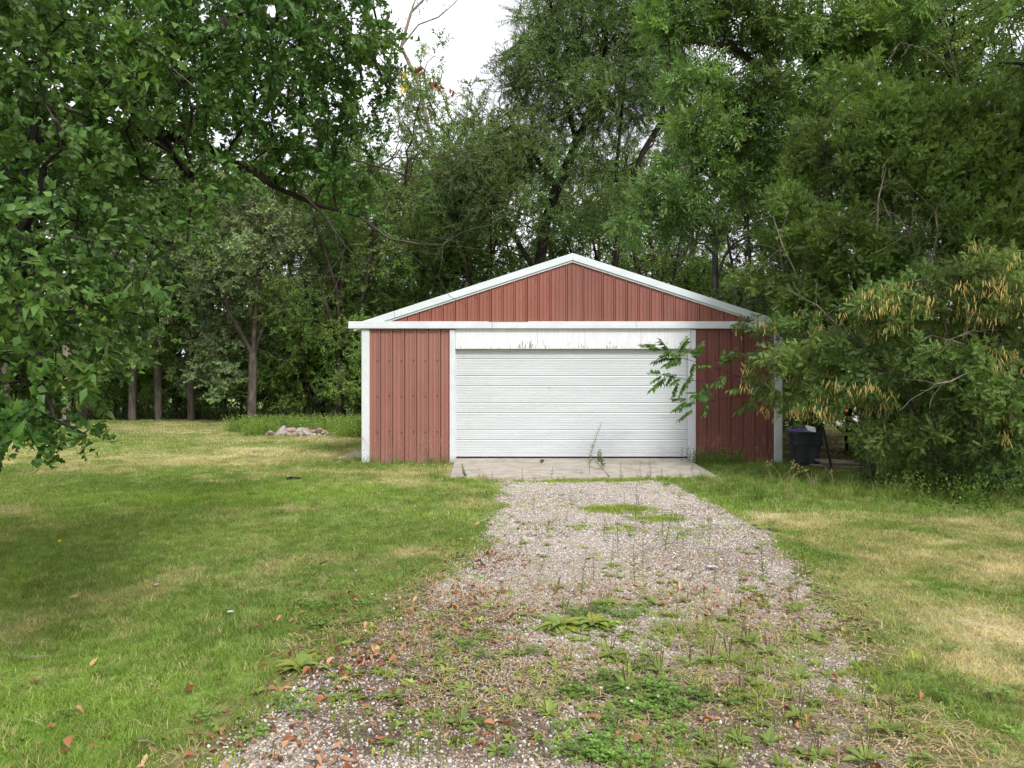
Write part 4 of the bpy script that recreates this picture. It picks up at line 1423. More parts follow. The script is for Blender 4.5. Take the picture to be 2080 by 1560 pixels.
# ------------------------------------------------------------------ ground cover
def gn_scatter(name, protos, pos, rot, scl, idx, tint, label=None, kind="stuff", cat=None):
    n = len(pos)
    me = bpy.data.meshes.new(name)
    me.vertices.add(n)
    me.vertices.foreach_set("co", np.asarray(pos, np.float32).ravel())
    for nm, typ, arr, key in (("rot", 'FLOAT_VECTOR', rot, "vector"), ("scl", 'FLOAT_VECTOR', scl, "vector"), ("idx", 'INT', idx, "value")):
        at = me.attributes.new(nm, typ, 'POINT')
        at.data.foreach_set(key, np.asarray(arr, np.int32 if typ == 'INT' else np.float32).ravel())
    c = np.ones((n, 4), np.float32)
    c[:, :3] = np.clip(tint, .003, .95)
    me.attributes.new("tint", 'FLOAT_COLOR', 'POINT').data.foreach_set("color", c.ravel())
    o = ob(name, me, label=label, kind=kind, cat=cat)
    ng = bpy.data.node_groups.new(name + "_scatter", 'GeometryNodeTree')
    ng.interface.new_socket("Geometry", in_out='INPUT', socket_type='NodeSocketGeometry')
    ng.interface.new_socket("Geometry", in_out='OUTPUT', socket_type='NodeSocketGeometry')
    gi, go = ng.nodes.new("NodeGroupInput"), ng.nodes.new("NodeGroupOutput")
    iop = ng.nodes.new("GeometryNodeInstanceOnPoints")
    jn = ng.nodes.new("GeometryNodeJoinGeometry")
    for p in protos:
        oi = ng.nodes.new("GeometryNodeObjectInfo")
        oi.inputs["Object"].default_value = p
        oi.inputs["As Instance"].default_value = True
        ng.links.new(oi.outputs["Geometry"], jn.inputs[0])
    ng.links.new(gi.outputs[0], iop.inputs["Points"])
    ng.links.new(jn.outputs[0], iop.inputs["Instance"])
    iop.inputs["Pick Instance"].default_value = True

    def named(nm, typ):
        q = ng.nodes.new("GeometryNodeInputNamedAttribute")
        q.data_type = typ
        q.inputs["Name"].default_value = nm
        return q.outputs["Attribute"]
    ng.links.new(named("idx", 'INT'), iop.inputs["Instance Index"])
    e2r = ng.nodes.new("FunctionNodeEulerToRotation")
    ng.links.new(named("rot", 'FLOAT_VECTOR'), e2r.inputs[0])
    ng.links.new(e2r.outputs[0], iop.inputs["Rotation"])
    ng.links.new(named("scl", 'FLOAT_VECTOR'), iop.inputs["Scale"])
    ng.links.new(iop.outputs[0], go.inputs[0])
    md = o.modifiers.new("scatter", 'NODES')
    md.node_group = ng
    return o


def blade(rs, h, w, lean, segs=2, curl=1.0):
    a = rs.rand() * 6.28
    la = rs.rand() * 6.28
    side = np.array([math.cos(a), math.sin(a), 0])
    ld = np.array([math.cos(la), math.sin(la), 0])
    V, T = [], []
    for k in range(segs):
        t = k / segs
        p = np.array([0, 0, h * t * (1 - .25 * lean * t)]) + ld * lean * h * (t ** (1 + curl))
        ww = w * (1 - .35 * t)
        V += [p - side * ww / 2, p + side * ww / 2]
    V.append(np.array([0, 0, h * (1 - .25 * lean)]) + ld * lean * h)
    for k in range(segs - 1):
        i = 2 * k
        T += [(i, i + 1, i + 3), (i, i + 3, i + 2)]
    i = 2 * (segs - 1)
    T.append((i, i + 1, i + 2))
    return np.array(V), np.array(T)


def tuft(name, rs, n, R, h0, h1, w, lean=(.1, .7), segs=2, dead=.15):
    parts = []
    for k in range(n):
        v, t = blade(rs, h0 + (h1 - h0) * rs.rand(), w * (.7 + .6 * rs.rand()), lean[0] + (lean[1] - lean[0]) * rs.rand(), segs)
        q = R * math.sqrt(rs.rand())
        a = rs.rand() * 6.28
        b = .75 + .5 * rs.rand()
        c = np.array([b, b, b])
        if rs.rand() < dead:
            c = np.array([1.45, 1.2, 1.4]) * b
        parts.append((v + np.array([q * math.cos(a), q * math.sin(a), -.004]), t, c))
    V, T, C = join(parts)
    return ob(name, mesh_np(name, V, T, M["grass"], col=C), link=False)


rs = np.random.RandomState(71)
lawn_p = [tuft("lawn_tuft", rs, 30, .055, .022, .050, .0036, (.25, 1.1), 2) for _ in range(6)]
mid_p = [tuft("lawn_tuft_mid", rs, 30, .10, .030, .060, .0075, (.2, 1.0), 1) for _ in range(5)]
far_p = [tuft("lawn_tuft_far", rs, 30, .20, .030, .060, .014, (.2, 1.0), 1) for _ in range(4)]
tall_p = [tuft("tall_tuft", rs, 20, .07, .12, .34, .006, (.25, 1.0), 3, .2) for _ in range(5)]


def inside_house(x, y, pad=0.0):
    g = (x > GX0 - pad) & (x < GX1 + pad) & (y > WY - pad) & (y < GBACK + pad)
    ap = (x > AX0 - .02) & (x < AX1 + .02) & (y > 12.46) & (y < WY + .1)
    return g | ap


def spread_pts(rs, y0, y1, dens, pad=1.2, k=.76, pow_=1.0):
    area = k * (y1 * y1 - y0 * y0) + 2 * pad * (y1 - y0)
    n = int(area * dens)
    y = np.sqrt(y0 * y0 + rs.rand(n) * (y1 * y1 - y0 * y0))
    x = (rs.rand(n) * 2 - 1) * (k * y + pad)
    return x, y


def ground_tint(x, y, rs, amp=.22):
    c = lawn_color(x, y)
    c = c * (1 + amp * rs.randn(len(x), 1))
    d = dryness(x, y)
    st = rs.rand(len(x)) < .10 + .45 * d
    c[st] = c[st] * .45 + np.array([.60, .51, .30]) * .55
    return c


POS, ROT, SCL, IDX, TIN = [], [], [], [], []


def scatter_lawn(name, protos, y0, y1, dens, smin, smax, label):
    x, y = spread_pts(rs, y0, y1, dens)
    s = drive_s(x, y)
    keep = ~inside_house(x, y, .02)
    p = 1 - smooth(-.22, .10, s)
    litter_band = smooth(-.75, -.1, s) * (1 - smooth(5.0, 7.5, y)) * .72
    p = p * (1 - litter_band)
    dark = smooth(10.6, 12.2, y) * smooth(4.7, 5.8, x)          # bare under the shrubs
    p = p * (1 - .75 * dark)
    keep &= rs.rand(len(x)) < p
    x, y = x[keep], y[keep]
    n = len(x)
    z = height(x, y)
    hgt = .8 + .5 * N3.f(x, y, 1.1, 2) - .25 * dryness(x, y)
    sc = (smin + (smax - smin) * rs.rand(n))
    rot = np.stack([.12 * rs.randn(n), .12 * rs.randn(n), rs.rand(n) * 6.28], 1)
    scl = np.stack([sc, sc, sc * hgt], 1)
    return gn_scatter(name, protos, np.stack([x, y, z], 1), rot, scl, rs.randint(len(protos), size=n), ground_tint(x, y, rs), label)


scatter_lawn("lawn_grass", lawn_p, 2.6, 8.5, 430, .85, 1.35, "mown green lawn grass in front of the garage")
scatter_lawn("lawn_grass", mid_p, 8.5, 16, 110, .85, 1.3, "mown yellow green lawn grass around the garage")
scatter_lawn("lawn_grass", far_p, 16, 32.5, 32, .85, 1.35, "dry yellowish lawn grass running to the wood")

# tall unmown grass: along the walls and in the shade of the shrubs
zones = [(-3.15, -1.2, 14.40, 14.82, 42, .45, .8), (-4.9, -3.1, 14.1, 15.3, 30, .35, .65), (3.55, 5.6, 14.3, 14.84, 45, .4, .75), (2.2, 4.0, 12.3, 14.4, 28, .35, .6), (2.9, 9.5, 9.7, 12.6, 26, .45, 1.0), (4.0, 5.6, 12.4, 14.6, 24, .4, .8),
         (-1.5, -.2, 11.9, 12.5, 34, .3, .55), (2.3, 3.4, 10.4, 12.5, 26, .3, .55), (4.5, 9.0, 8.9, 9.9, 16, .35, .7), (.3, 2.4, 12.15, 12.5, 26, .2, .45), (-9.5, -3.2, 22.8, 26.5, 7, .6, 1.2)]
px_, py_, ps_ = [], [], []
for x0, x1, y0, y1, dn, s0, s1 in zones:
    n = int((x1 - x0) * (y1 - y0) * dn)
    px_.append(x0 + (x1 - x0) * rs.rand(n))
    py_.append(y0 + (y1 - y0) * rs.rand(n))
    ps_.append(s0 + (s1 - s0) * rs.rand(n))
x, y, s = np.concatenate(px_), np.concatenate(py_), np.concatenate(ps_)
k = ~inside_house(x, y, .01) & (rs.rand(len(x)) < .35 + N1.f(x, y, 1.3, 2))
x, y, s = x[k], y[k], s[k]
n = len(x)
tn = ground_tint(x, y, rs) * .8
gn_scatter("tall_grass", tall_p, np.stack([x, y, height(x, y)], 1), np.stack([.1 * rs.randn(n), .1 * rs.randn(n), rs.rand(n) * 6.28], 1), np.stack([s, s, s * (.8 + .4 * rs.rand(n))], 1),
           rs.randint(len(tall_p), size=n), tn, "long unmown grass along the walls and under the shrubs")

# grass islands on the drive
isl = [(1.35, 9.35, .42, .24, 300), (1.75, 8.7, .28, .2, 120), (1.0, 12.1, 1.0, .16, 260), (2.0, 12.2, .6, .15, 120), (1.5, 3.9, .7, .8, 160), (1.2, 4.6, .5, .5, 80), (1.2, 8.0, .3, .2, 30), (.6, 8.3, .5, .5, 26), (1.55, 12.2, .5, .12, 60), (.35, 9.6, .3, .4, 22), (1.9, 7.8, .35, .5, 26), (.45, 4.9, .3, .12, 40), (.75, 3.2, .25, .3, 50), (1.1, 4.8, .3, .2, 30)]
xx, yy = [], []
for cx, cy, sx, sy, k in isl:
    xx.append(cx + sx * .6 * rs.randn(k))
    yy.append(cy + sy * .6 * rs.randn(k))
# stray blades everywhere on the gravel, denser towards the camera
x0, y0 = spread_pts(rs, 2.7, 12.4, 44, 0, .5)
s0 = drive_s(x0, y0)
kk = (s0 > -.15) & (rs.rand(len(x0)) < (.16 + .85 * (1 - smooth(4.5, 6.5, y0)) * smooth(.3, .6, N4.f(x0, y0, 1.2, 2)) + .75 * (1 - smooth(-.1, .45, s0))))
x, y = np.concatenate(xx + [x0[kk]]), np.concatenate(yy + [y0[kk]])
n = len(x)
tn = np.array([[.21, .33, .05]]) * (1 + .25 * rs.randn(n, 1)) + np.array([[.10, .05, .02]]) * rs.rand(n, 1)
gn_scatter("driveway_grass", lawn_p, np.stack([x, y, height(x, y)], 1), np.stack([.15 * rs.randn(n), .15 * rs.randn(n), rs.rand(n) * 6.28], 1),
           np.stack([.7 + .8 * rs.rand(n)] * 3, 1), rs.randint(len(lawn_p), size=n), tn, "bright green grass sprouting through the gravel")

# gravel stones
m, nt, b = mat_new("gravel_stone")
t = nd(nt, "ShaderNodeAttribute", attribute_name="tint", attribute_type='INSTANCER')
f = noise(nt, 60, 4)
nt.links.new(mixc(nt, 1.0, t.outputs["Color"], ramp(nt, f, [(.3, (.8, .8, .8)), (.7, (1.15, 1.15, 1.15))]), 'MULTIPLY'), b.inputs["Base Color"])
b.inputs["Roughness"].default_value = .8
b.inputs["Specular IOR Level"].default_value = .25
stones = []
for k in range(7):
    bm = bmesh.new()
    bmesh.ops.create_icosphere(bm, subdivisions=1, radius=1.0)
    sx, sy, sz = .8 + .5 * rs.rand(), .7 + .3 * rs.rand(), .45 + .3 * rs.rand()
    for v in bm.verts:
        q = .78 + .44 * rs.rand()
        v.co = (v.co.x * sx * q, v.co.y * sy * q, v.co.z * sz * q + .15)
    me = bpy.data.meshes.new("gravel_stone")
    bm.to_mesh(me)
    bm.free()
    me.materials.append(m)
    stones.append(ob("gravel_stone", me, link=False))
pal = np.array([[.52, .46, .41], [.60, .56, .52], [.42, .35, .30], [.34, .31, .29], [.48, .37, .31], [.28, .24, .21], [.56, .46, .38], [.62, .59, .55], [.42, .36, .32], [.46, .41, .37]])
xs_, ys_, ss_ = [], [], []
for y0, y1, dn, r0, r1 in ((2.6, 4.5, 6000, .0032, .0095), (4.5, 6.5, 4600, .0038, .0095), (6.5, 9, 2800, .005, .011), (9, 12.6, 1700, .007, .0125)):
    n = int((y1 - y0) * 4.6 * dn)
    x, y = -1.9 + 4.6 * rs.rand(n), y0 + (y1 - y0) * rs.rand(n)
    s = drive_s(x, y)
    soft = smooth(.7, 1.3, x) * (1 - smooth(4.6, 5.6, y)) * .6
    bare = (1 - soft) * .35 + (1 - soft) * .65 * smooth(.36, .56, N3.f(x, y, .9, 3) + .22 * smooth(5.0, 7.0, y))
    kk = rs.rand(n) < smooth(-.16, .16, s) * bare
    xs_.append(x[kk])
    ys_.append(y[kk])
    ss_.append(r0 + (r1 - r0) * rs.rand(kk.sum()) ** 1.8)
x, y, s = np.concatenate(xs_), np.concatenate(ys_), np.concatenate(ss_)
n = len(x)
tn = pal[rs.randint(len(pal), size=n)] * np.array([[1.0, 1.02, 1.03]]) * (1 + .12 * rs.randn(n, 1))
gn_scatter("gravel_stones", stones, np.stack([x, y, height(x, y) + .007], 1), np.stack([.4 * rs.randn(n), .4 * rs.randn(n), rs.rand(n) * 6.28], 1), np.stack([s] * 3, 1),
           rs.randint(len(stones), size=n), tn, "pinkish grey gravel stones of the drive")


# small flat leaves: fallen brown leaves and chips, one mesh
def flat_leaves(name, x, y, L, cols, label, lift=.02, aspect=.45, tilt=.35):
    n = len(x)
    v0, t0 = leaf8(1.0, 1.0, .35, .12)
    v0 = v0 - np.array([0, .5, 0])
    V = np.empty((n, len(v0), 3))
    a = rs.rand(n) * 6.28
    tx, ty = tilt * rs.randn(n), tilt * rs.randn(n)
    vx = v0[None, :, 0] * (L * aspect)[:, None]
    vy = v0[None, :, 1] * L[:, None]
    vz = v0[None, :, 2] * L[:, None] * (1 + .6 * rs.randn(n))[:, None] + vx * tx[:, None] + vy * ty[:, None]
    c, s = np.cos(a)[:, None], np.sin(a)[:, None]
    V[..., 0] = vx * c - vy * s + x[:, None]
    V[..., 1] = vx * s + vy * c + y[:, None]
    vz = vz - vz.min(1, keepdims=True)
    V[..., 2] = vz + (height(x, y) + lift)[:, None]
    T = (t0[None] + (np.arange(n) * len(v0))[:, None, None]).reshape(-1, 3)
    C = np.repeat(cols, len(v0), 0)
    return ob(name, mesh_np(name, V.reshape(-1, 3), T, M["litter"], col=C), kind="stuff", label=label)


n = 34000
x, y = -2.2 + 5.0 * rs.rand(n), 2.7 + 7.0 * rs.rand(n) ** 1.3
s = drive_s(x, y)
p = (.55 * np.exp(-((s - .05) / .45) ** 2) * (x < .4) + .16 * (s > 0) * (1 - smooth(5.2, 7, y)) + .012) * (1 - .9 * smooth(6.2, 8.5, y)) * (.3 + 1.2 * smooth(.4, .65, N4.f(x, y, 1.7, 2)))
kk = rs.rand(n) < p
x, y = x[kk], y[kk]
lp = np.array([[.32, .13, .065], [.42, .21, .11], [.20, .07, .045], [.50, .30, .18], [.36, .17, .09], [.14, .09, .06]])
flat_leaves("leaf_litter", x, y, .018 + .04 * rs.rand(len(x)) ** 2, lp[rs.randint(6, size=len(x))] * (1 + .15 * rs.randn(len(x), 1)), "small dry brown leaves littering the drive's edge", .010)

# dry thatch stems lying on the lower drive and its verges
n = 22000
x, y = -2.0 + 4.6 * rs.rand(n), 2.7 + 4.2 * rs.rand(n)
s = drive_s(x, y)
kk = rs.rand(n) < smooth(-.5, -.1, s) * smooth(.35, .6, N2.f(x, y, 1.3, 3)) * (1 - .7 * smooth(5, 6.5, y))
x, y = x[kk], y[kk]
n = len(x)
a, L, w = rs.rand(n) * 6.28, .03 + .09 * rs.rand(n), .0016 + .0012 * rs.rand(n)
d = np.stack([np.cos(a), np.sin(a), .1 * rs.randn(n)], 1) * L[:, None]
sd = np.stack([-np.sin(a), np.cos(a), 0 * a], 1) * w[:, None]
p0 = np.stack([x, y, height(x, y) + .012 + .012 * rs.rand(n)], 1)
md_ = p0 + d * .5 + np.array([0, 0, .008])
V = np.stack([p0 - sd, p0 + sd, md_ - sd, md_ + sd, p0 + d - sd * .4, p0 + d + sd * .4], 1).reshape(-1, 3)
Q = (np.array([(0, 1, 3, 2), (2, 3, 5, 4)])[None] + (np.arange(n) * 6)[:, None, None]).reshape(-1, 4)
C = np.repeat(np.array([[.45, .34, .19]]) * (1 + .2 * rs.randn(n, 1)), 6, 0)
ob("dry_thatch", mesh_np("dry_thatch", V, Q, M["litter"], col=np.clip(C, .02, .8)), kind="stuff", label="dry straw coloured thatch lying on the lower drive")


# clover and small broad sprouts
def clover_clump(name, rs, n=16, R=.06):
    parts = []
    for k in range(n):
        q, a = R * math.sqrt(rs.rand()), rs.rand() * 6.28
        c = np.array([q * math.cos(a), q * math.sin(a), .012 + .03 * rs.rand()])
        b = leafcol(rs, .25, .1)
        for j in range(3):
            aa = a + j * 2.09
            v, t = kite(.017, .015, .15, -.1, .6)
            v = v @ frame((math.cos(aa), math.sin(aa), .15 + .15 * rs.randn())).T + c
            parts.append((v, t, b))
    V, T, C = join(parts)
    return ob(name, mesh_np(name, V, T, M["grass"], col=C), link=False)


def sprout(name, rs, n=7, L=.05):
    parts = []
    for k in range(n):
        a = k * 2.4 + .4 * rs.randn()
        v, t = leaf8(L * (.6 + .5 * rs.rand()), L * .38, .2, .3)
        v = v @ frame((math.cos(a), math.sin(a), .35 + .4 * rs.rand())).T + np.array([0, 0, .006])
        parts.append((v, t, leafcol(rs, .25, .2)))
    V, T, C = join(parts)
    return ob(name, mesh_np(name, V, T, M["grass"], col=C), link=False)


cl_p = [clover_clump("clover_clump", rs) for _ in range(4)]
sp_p = [sprout("sprout", rs) for _ in range(5)]
xx, yy = [], []
for cx, cy, sx, sy, k in ((.62, 3.72, .34, .28, 46), (.38, 3.12, .22, .2, 24), (.62, 5.1, .18, .12, 14), (-1.2, 5.0, .3, .25, 10), (-2.0, 3.4, .8, .5, 8), (2.6, 3.8, .4, .5, 16), (-.35, 4.4, .25, .2, 8)):
    xx.append(cx + sx * .6 * rs.randn(k))
    yy.append(cy + sy * .6 * rs.randn(k))
x, y = np.concatenate(xx), np.concatenate(yy)
k = y > 2.5
x, y = x[k], y[k]
n = len(x)
gn_scatter("clover", cl_p, np.stack([x, y, height(x, y) + .004], 1), np.stack([0 * x, 0 * x, rs.rand(n) * 6.28], 1), np.stack([.8 + .6 * rs.rand(n)] * 3, 1), rs.randint(4, size=n),
           np.array([[.16, .27, .062]]) * (1 + .2 * rs.randn(n, 1)), "low green clover patches on the drive and lawn edge")
x, y = spread_pts(rs, 2.7, 9, 230, 0, .5)
s = drive_s(x, y)
kk = (s > -.35) & (rs.rand(len(x)) < (.75 * (1 - smooth(4.2, 6.5, y)) * (.55 + .9 * smooth(.2, .9, x)) + .12) * smooth(.38, .62, N1.f(x, y, 1.5, 3)))
x, y = x[kk], y[kk]
n = len(x)
gn_scatter("small_weeds", sp_p, np.stack([x, y, height(x, y) + .004], 1), np.stack([.1 * rs.randn(n), .1 * rs.randn(n), rs.rand(n) * 6.28], 1), np.stack([.5 + .7 * rs.rand(n)] * 3, 1), rs.randint(5, size=n),
           np.array([[.21, .29, .07]]) * (1 + .25 * rs.randn(n, 1)), "small broad leaved weeds scattered over the gravel")

# weed patch behind the stone pile and leafy weeds under the shrubs
wd = []
for k in range(4):
    parts = []
    for q in range(7):
        v, t, c = sprig(rs, 9, .45 + .3 * rs.rand(), .10, .06, 70, .2, .2, kite, .004, (1, .9, .8), hang=.1)
        a, tl = rs.rand() * 6.28, .35 * rs.rand()
        v = v @ frame((math.sin(tl) * math.cos(a), math.sin(tl) * math.sin(a), math.cos(tl))).T + np.array([.22 * rs.randn(), .22 * rs.randn(), 0])
        parts.append((v, t, c))
    V, T, C = join(parts)
    wd.append(ob("weed_clump", mesh_np("weed_clump", V, T, M["grass"], col=C), link=False))
xx, yy, ss, tt = [], [], [], []
for x0, x1, y0, y1, n, s0, s1, tc_ in ((-9.2, -4.6, 23.6, 26.6, 330, .45, .85, (.19, .29, .07)), (-8.3, -7.5, 22.4, 23.6, 40, .4, .7, (.19, .29, .06)), (-5.3, -3.4, 21.5, 24, 90, .4, .9, (.20, .29, .06)),
                                       (5.9, 9.0, 10.2, 12.4, 90, .3, .8, (.06, .10, .03)), (6.7, 8.2, 12.5, 15, 30, .4, .9, (.05, .085, .03)), (3.58, 4.6, 14.3, 14.8, 22, .25, .6, (.10, .17, .035)), (-1.45, -1.15, 12.2, 14.6, 16, .10, .22, (.12, .20, .045)), (5.2, 6.6, 9.1, 10.2, 16, .35, .7, (.11, .18, .035)),
                                       (-13, -9, 31.5, 33, 60, .5, 1.2, (.06, .09, .03)), (-24, -12, 32, 34, 140, .6, 1.4, (.05, .08, .028))):
    xx.append(x0 + (x1 - x0) * rs.rand(n))
    yy.append(y0 + (y1 - y0) * rs.rand(n))
    ss.append(s0 + (s1 - s0) * rs.rand(n))
    tt.append(np.array([tc_]) * (1 + .22 * rs.randn(n, 1)))
x, y, s, tn = map(np.concatenate, (xx, yy, ss, tt))
k = ~inside_house(x, y, .0)
x, y, s, tn = x[k], y[k], s[k], tn[k]
n = len(x)
gn_scatter("leafy_weeds", wd, np.stack([x, y, height(x, y)], 1), np.stack([.05 * rs.randn(n), .05 * rs.randn(n), rs.rand(n) * 6.28], 1), np.stack([s] * 3, 1), rs.randint(4, size=n), tn, "leafy green weeds behind the stone pile and under the shrubs")
# ------------------------------------------------------------------ objects
def gp(px, py):
    """ground point under a photo pixel"""
    Y = CAMZ * F / (py - 780.0)
    x = (px - 1040.0) / F * Y
    return np.array([x, Y, float(height(np.array([x]), np.array([Y]))[0])])


rs = np.random.RandomState(91)

# --- stone pile by the weed patch
rock_m = []
for nm, c1, c2 in (("rock_pink", (.30, .21, .175), (.45, .34, .285)), ("rock_grey", (.24, .22, .21), (.42, .39, .37)), ("rock_pale", (.40, .35, .30), (.52, .47, .42))):
    rock_m.append(surf_mat(nm, c1, c2, 5, .9, .2, bumps=(14, .5, .03)))
rock_me = []
for k in range(6):
    bm = bmesh.new()
    bmesh.ops.create_icosphere(bm, subdivisions=2, radius=.5)
    cuts = [(unit(rs.randn(3)), .30 + .12 * rs.rand()) for _ in range(9)]
    for v in bm.verts:
        c = np.array(v.co)
        for nrm, dd in cuts:
            q = c @ nrm - dd
            if q > 0:
                c = c - nrm * q
        v.co = tuple(c * np.array([1.25, 1.0, .8]))
    me = bpy.data.meshes.new("rock")
    bm.to_mesh(me)
    bm.free()
    me.materials.append(rock_m[[0, 1, 0, 2, 0, 1][k]])
    rock_me.append(me)
for k in range(34):
    t = k / 33
    row = k % 3
    x = -7.65 + 2.15 * t + .06 * rs.randn()
    y = 22.55 + .28 * row + .05 * rs.randn()
    sz = (.15 + .17 * rs.rand()) * (.6 + .55 * math.sin(math.pi * min(1, .12 + t)))
    z = sz * .22 + (.10 if row == 1 else 0.0) * math.sin(math.pi * t)
    j = rs.randint(6)
    cn_ = ["pinkish", "dark grey", "pinkish", "pale", "pinkish", "dark grey"][j]
    ob("rock", rock_me[j], loc=(x, y, z), rot=tuple(rs.rand(3) * np.array([.6, .6, 6.28])), scale=np.array([1.35, 1.1, .85]) * sz, cat="rock", label="%s %s rock, %s %s of the stone pile" % ("larger" if sz > .2 else "smaller", cn_, "far end" if t < .25 else "near middle" if t < .5 else "middle" if t < .75 else "garage end", "front" if row == 0 else "top" if row == 1 else "back"), group="rocks of the stone pile")

# --- bin beside the garage corner
bin_m = surf_mat("bin_plastic", (.012, .016, .019), (.026, .031, .035), 4, .45, .4)
bc = np.array([5.79, 14.45, 0.0])


def loft(secs, n=28, p=4.5):
    V, Q = [], []
    for (z, a, b) in secs:
        for k in range(n):
            t = 6.28318 * k / n
            c, s = math.cos(t), math.sin(t)
            V.append((a * math.copysign(abs(c) ** (2 / p), c), b * math.copysign(abs(s) ** (2 / p), s), z))
    for i in range(len(secs) - 1):
        for k in range(n):
            Q.append((i * n + k, i * n + (k + 1) % n, (i + 1) * n + (k + 1) % n, (i + 1) * n + k))
    return V, Q


bin_o = ob("rubbish_bin", None, loc=bc, rot=(0, 0, -.18), cat="bin", label="black plastic rubbish bin full of packaging beside the garage's white corner")
mb = MB()
V, Q = loft([(0, .01, .01), (0, .235, .225), (.02, .245, .235), (.40, .272, .262), (.41, .284, .274), (.455, .287, .277), (.465, .280, .270), (.50, .281, .271), (.51, .288, .278), (.63, .296, .286), (.64, .28, .27), (.10, .24, .23), (.09, .01, .01)])
mb.add(V, Q)
mb.build("body", bin_m, bin_o, smooth_shade=False)
mb = MB()
V, Q = loft([(.63, .297, .287), (.632, .318, .308), (.668, .320, .310), (.672, .300, .290), (.645, .292, .282), (.63, .297, .287)])
mb.add(V, Q)
mb.build("rim", bin_m, bin_o)
for s in (-1, 1):
    mb = MB().box(s * .29 - .015, s * .29 + .03 * s + (.015 if s > 0 else -.015), -.07, .07, .565, .60) if s > 0 else MB().box(-.335, -.275, -.07, .07, .565, .60)
    mb.build("handle", bin_m, bin_o, bevel=.006)
for x0 in (-.16, .02):
    MB().box(x0, x0 + .13, -.270, -.240, .06, .36).build("side_rib", bin_m, bin_o, bevel=.008)
pur = surf_mat("purple_card", (.10, .04, .34), (.14, .06, .42), 4, .45, .3)
wht = surf_mat("white_card", (.68, .68, .66), (.78, .78, .76), 5, .6, .2)
grn = surf_mat("green_print", (.10, .32, .22), (.16, .40, .28), 5, .5, .2)
pk = ob("purple_package", None, loc=bc + (-.05, -.02, .60), rot=(.15, .22, .2), cat="package", label="purple cardboard package sticking out of the black bin")
mb = MB()
mb.add([(-.24, -.16, -.02), (.10, -.16, -.02), (.10, .14, -.02), (-.24, .14, -.02), (-.24, -.16, .03), (.10, -.16, .11), (.10, .14, .11), (-.24, .14, .03)],
       [(0, 3, 2, 1), (4, 5, 6, 7), (0, 1, 5, 4), (1, 2, 6, 5), (2, 3, 7, 6), (3, 0, 4, 7)])
mb.build("carton", pur, pk)
mb = MB()           # round white letter stroke printed on the carton's face
for k in range(11):
    t0, t1 = .7 + 4.9 * k / 11, .7 + 4.9 * (k + 1) / 11
    q = [(-.03 + r_ * math.cos(t), -.1612, .028 + r_ * .75 * math.sin(t)) for t, r_ in ((t0, .036), (t1, .036), (t1, .024), (t0, .024))]
    mb.add(q, [(0, 1, 2, 3)])
mb.add([(-.03, -.1612, .030), (.006, -.1612, .030), (.006, -.1612, .020), (-.03, -.1612, .020)], [(0, 1, 2, 3)])
mb.build("printed_letter", wht, pk)
mb = MB()
mb.add([(.03, -.1612, .0), (.095, -.1612, .0), (.095, -.1612, .06), (.05, -.1612, .045)], [(0, 1, 2, 3)])
mb.build("printed_patch", grn, pk)
mb = MB()
mb.add([(-.11, 0, -.05), (.11, 0, -.05), (.08, .03, .10), (-.10, .03, .12), (-.11, .01, -.05), (.11, .01, -.05), (.08, .04, .10), (-.10, .04, .12)],
       [(0, 1, 2, 3), (5, 4, 7, 6), (0, 4, 5, 1), (1, 5, 6, 2), (2, 6, 7, 3), (3, 7, 4, 0)])
mb.build("white_carton", wht, loc=bc + (.12, .02, .68), rot=(-.5, .15, -.3), cat="carton", label="crumpled white carton flap poking above the bin's rim")

# --- weathered planks beside the bin
plank_m = surf_mat("grey_plank", (.12, .10, .08), (.23, .20, .165), 5, .9, .15, mscale=(1, 9, 9), bumps=(20, .4, .01))
for (x, y, z, rz, rx, L, W, lb) in ((6.35, 14.2, .085, .35, .16, .95, .34, "widest weathered grey plank, topmost on the small heap beside the bin"),
                                    (6.25, 14.0, .022, .20, .05, 1.1, .18, "narrow weathered plank lying under the heap's edge beside the bin"),
                                    (6.8, 14.4, .075, -.25, -.12, .8, .22, "brown rotting plank end at the far side of the heap")):
    MB().box(-L / 2, L / 2, -W / 2, W / 2, -.016, .016).build("plank", plank_m, loc=(x, y, z), rot=(rx, .06, rz), bevel=.004, cat="plank", label=lb, group="planks beside the bin")
red_m = surf_mat("red_plastic", (.55, .03, .04), (.65, .06, .06), 6, .4, .4)
bm = bmesh.new()
bmesh.ops.create_icosphere(bm, subdivisions=2, radius=.02)
for v in bm.verts:
    v.co = (v.co.x * 1.2, v.co.y * .7, v.co.z * (.8 + .35 * math.sin(9 * v.co.x * 10)))
me = bpy.data.meshes.new("red_scrap")
bm.to_mesh(me)
bm.free()
me.materials.append(red_m)
ob("red_scrap", me, loc=P(1719, 834, 10.75), cat="scrap", label="small red scrap caught in the pod shrub above the planks")


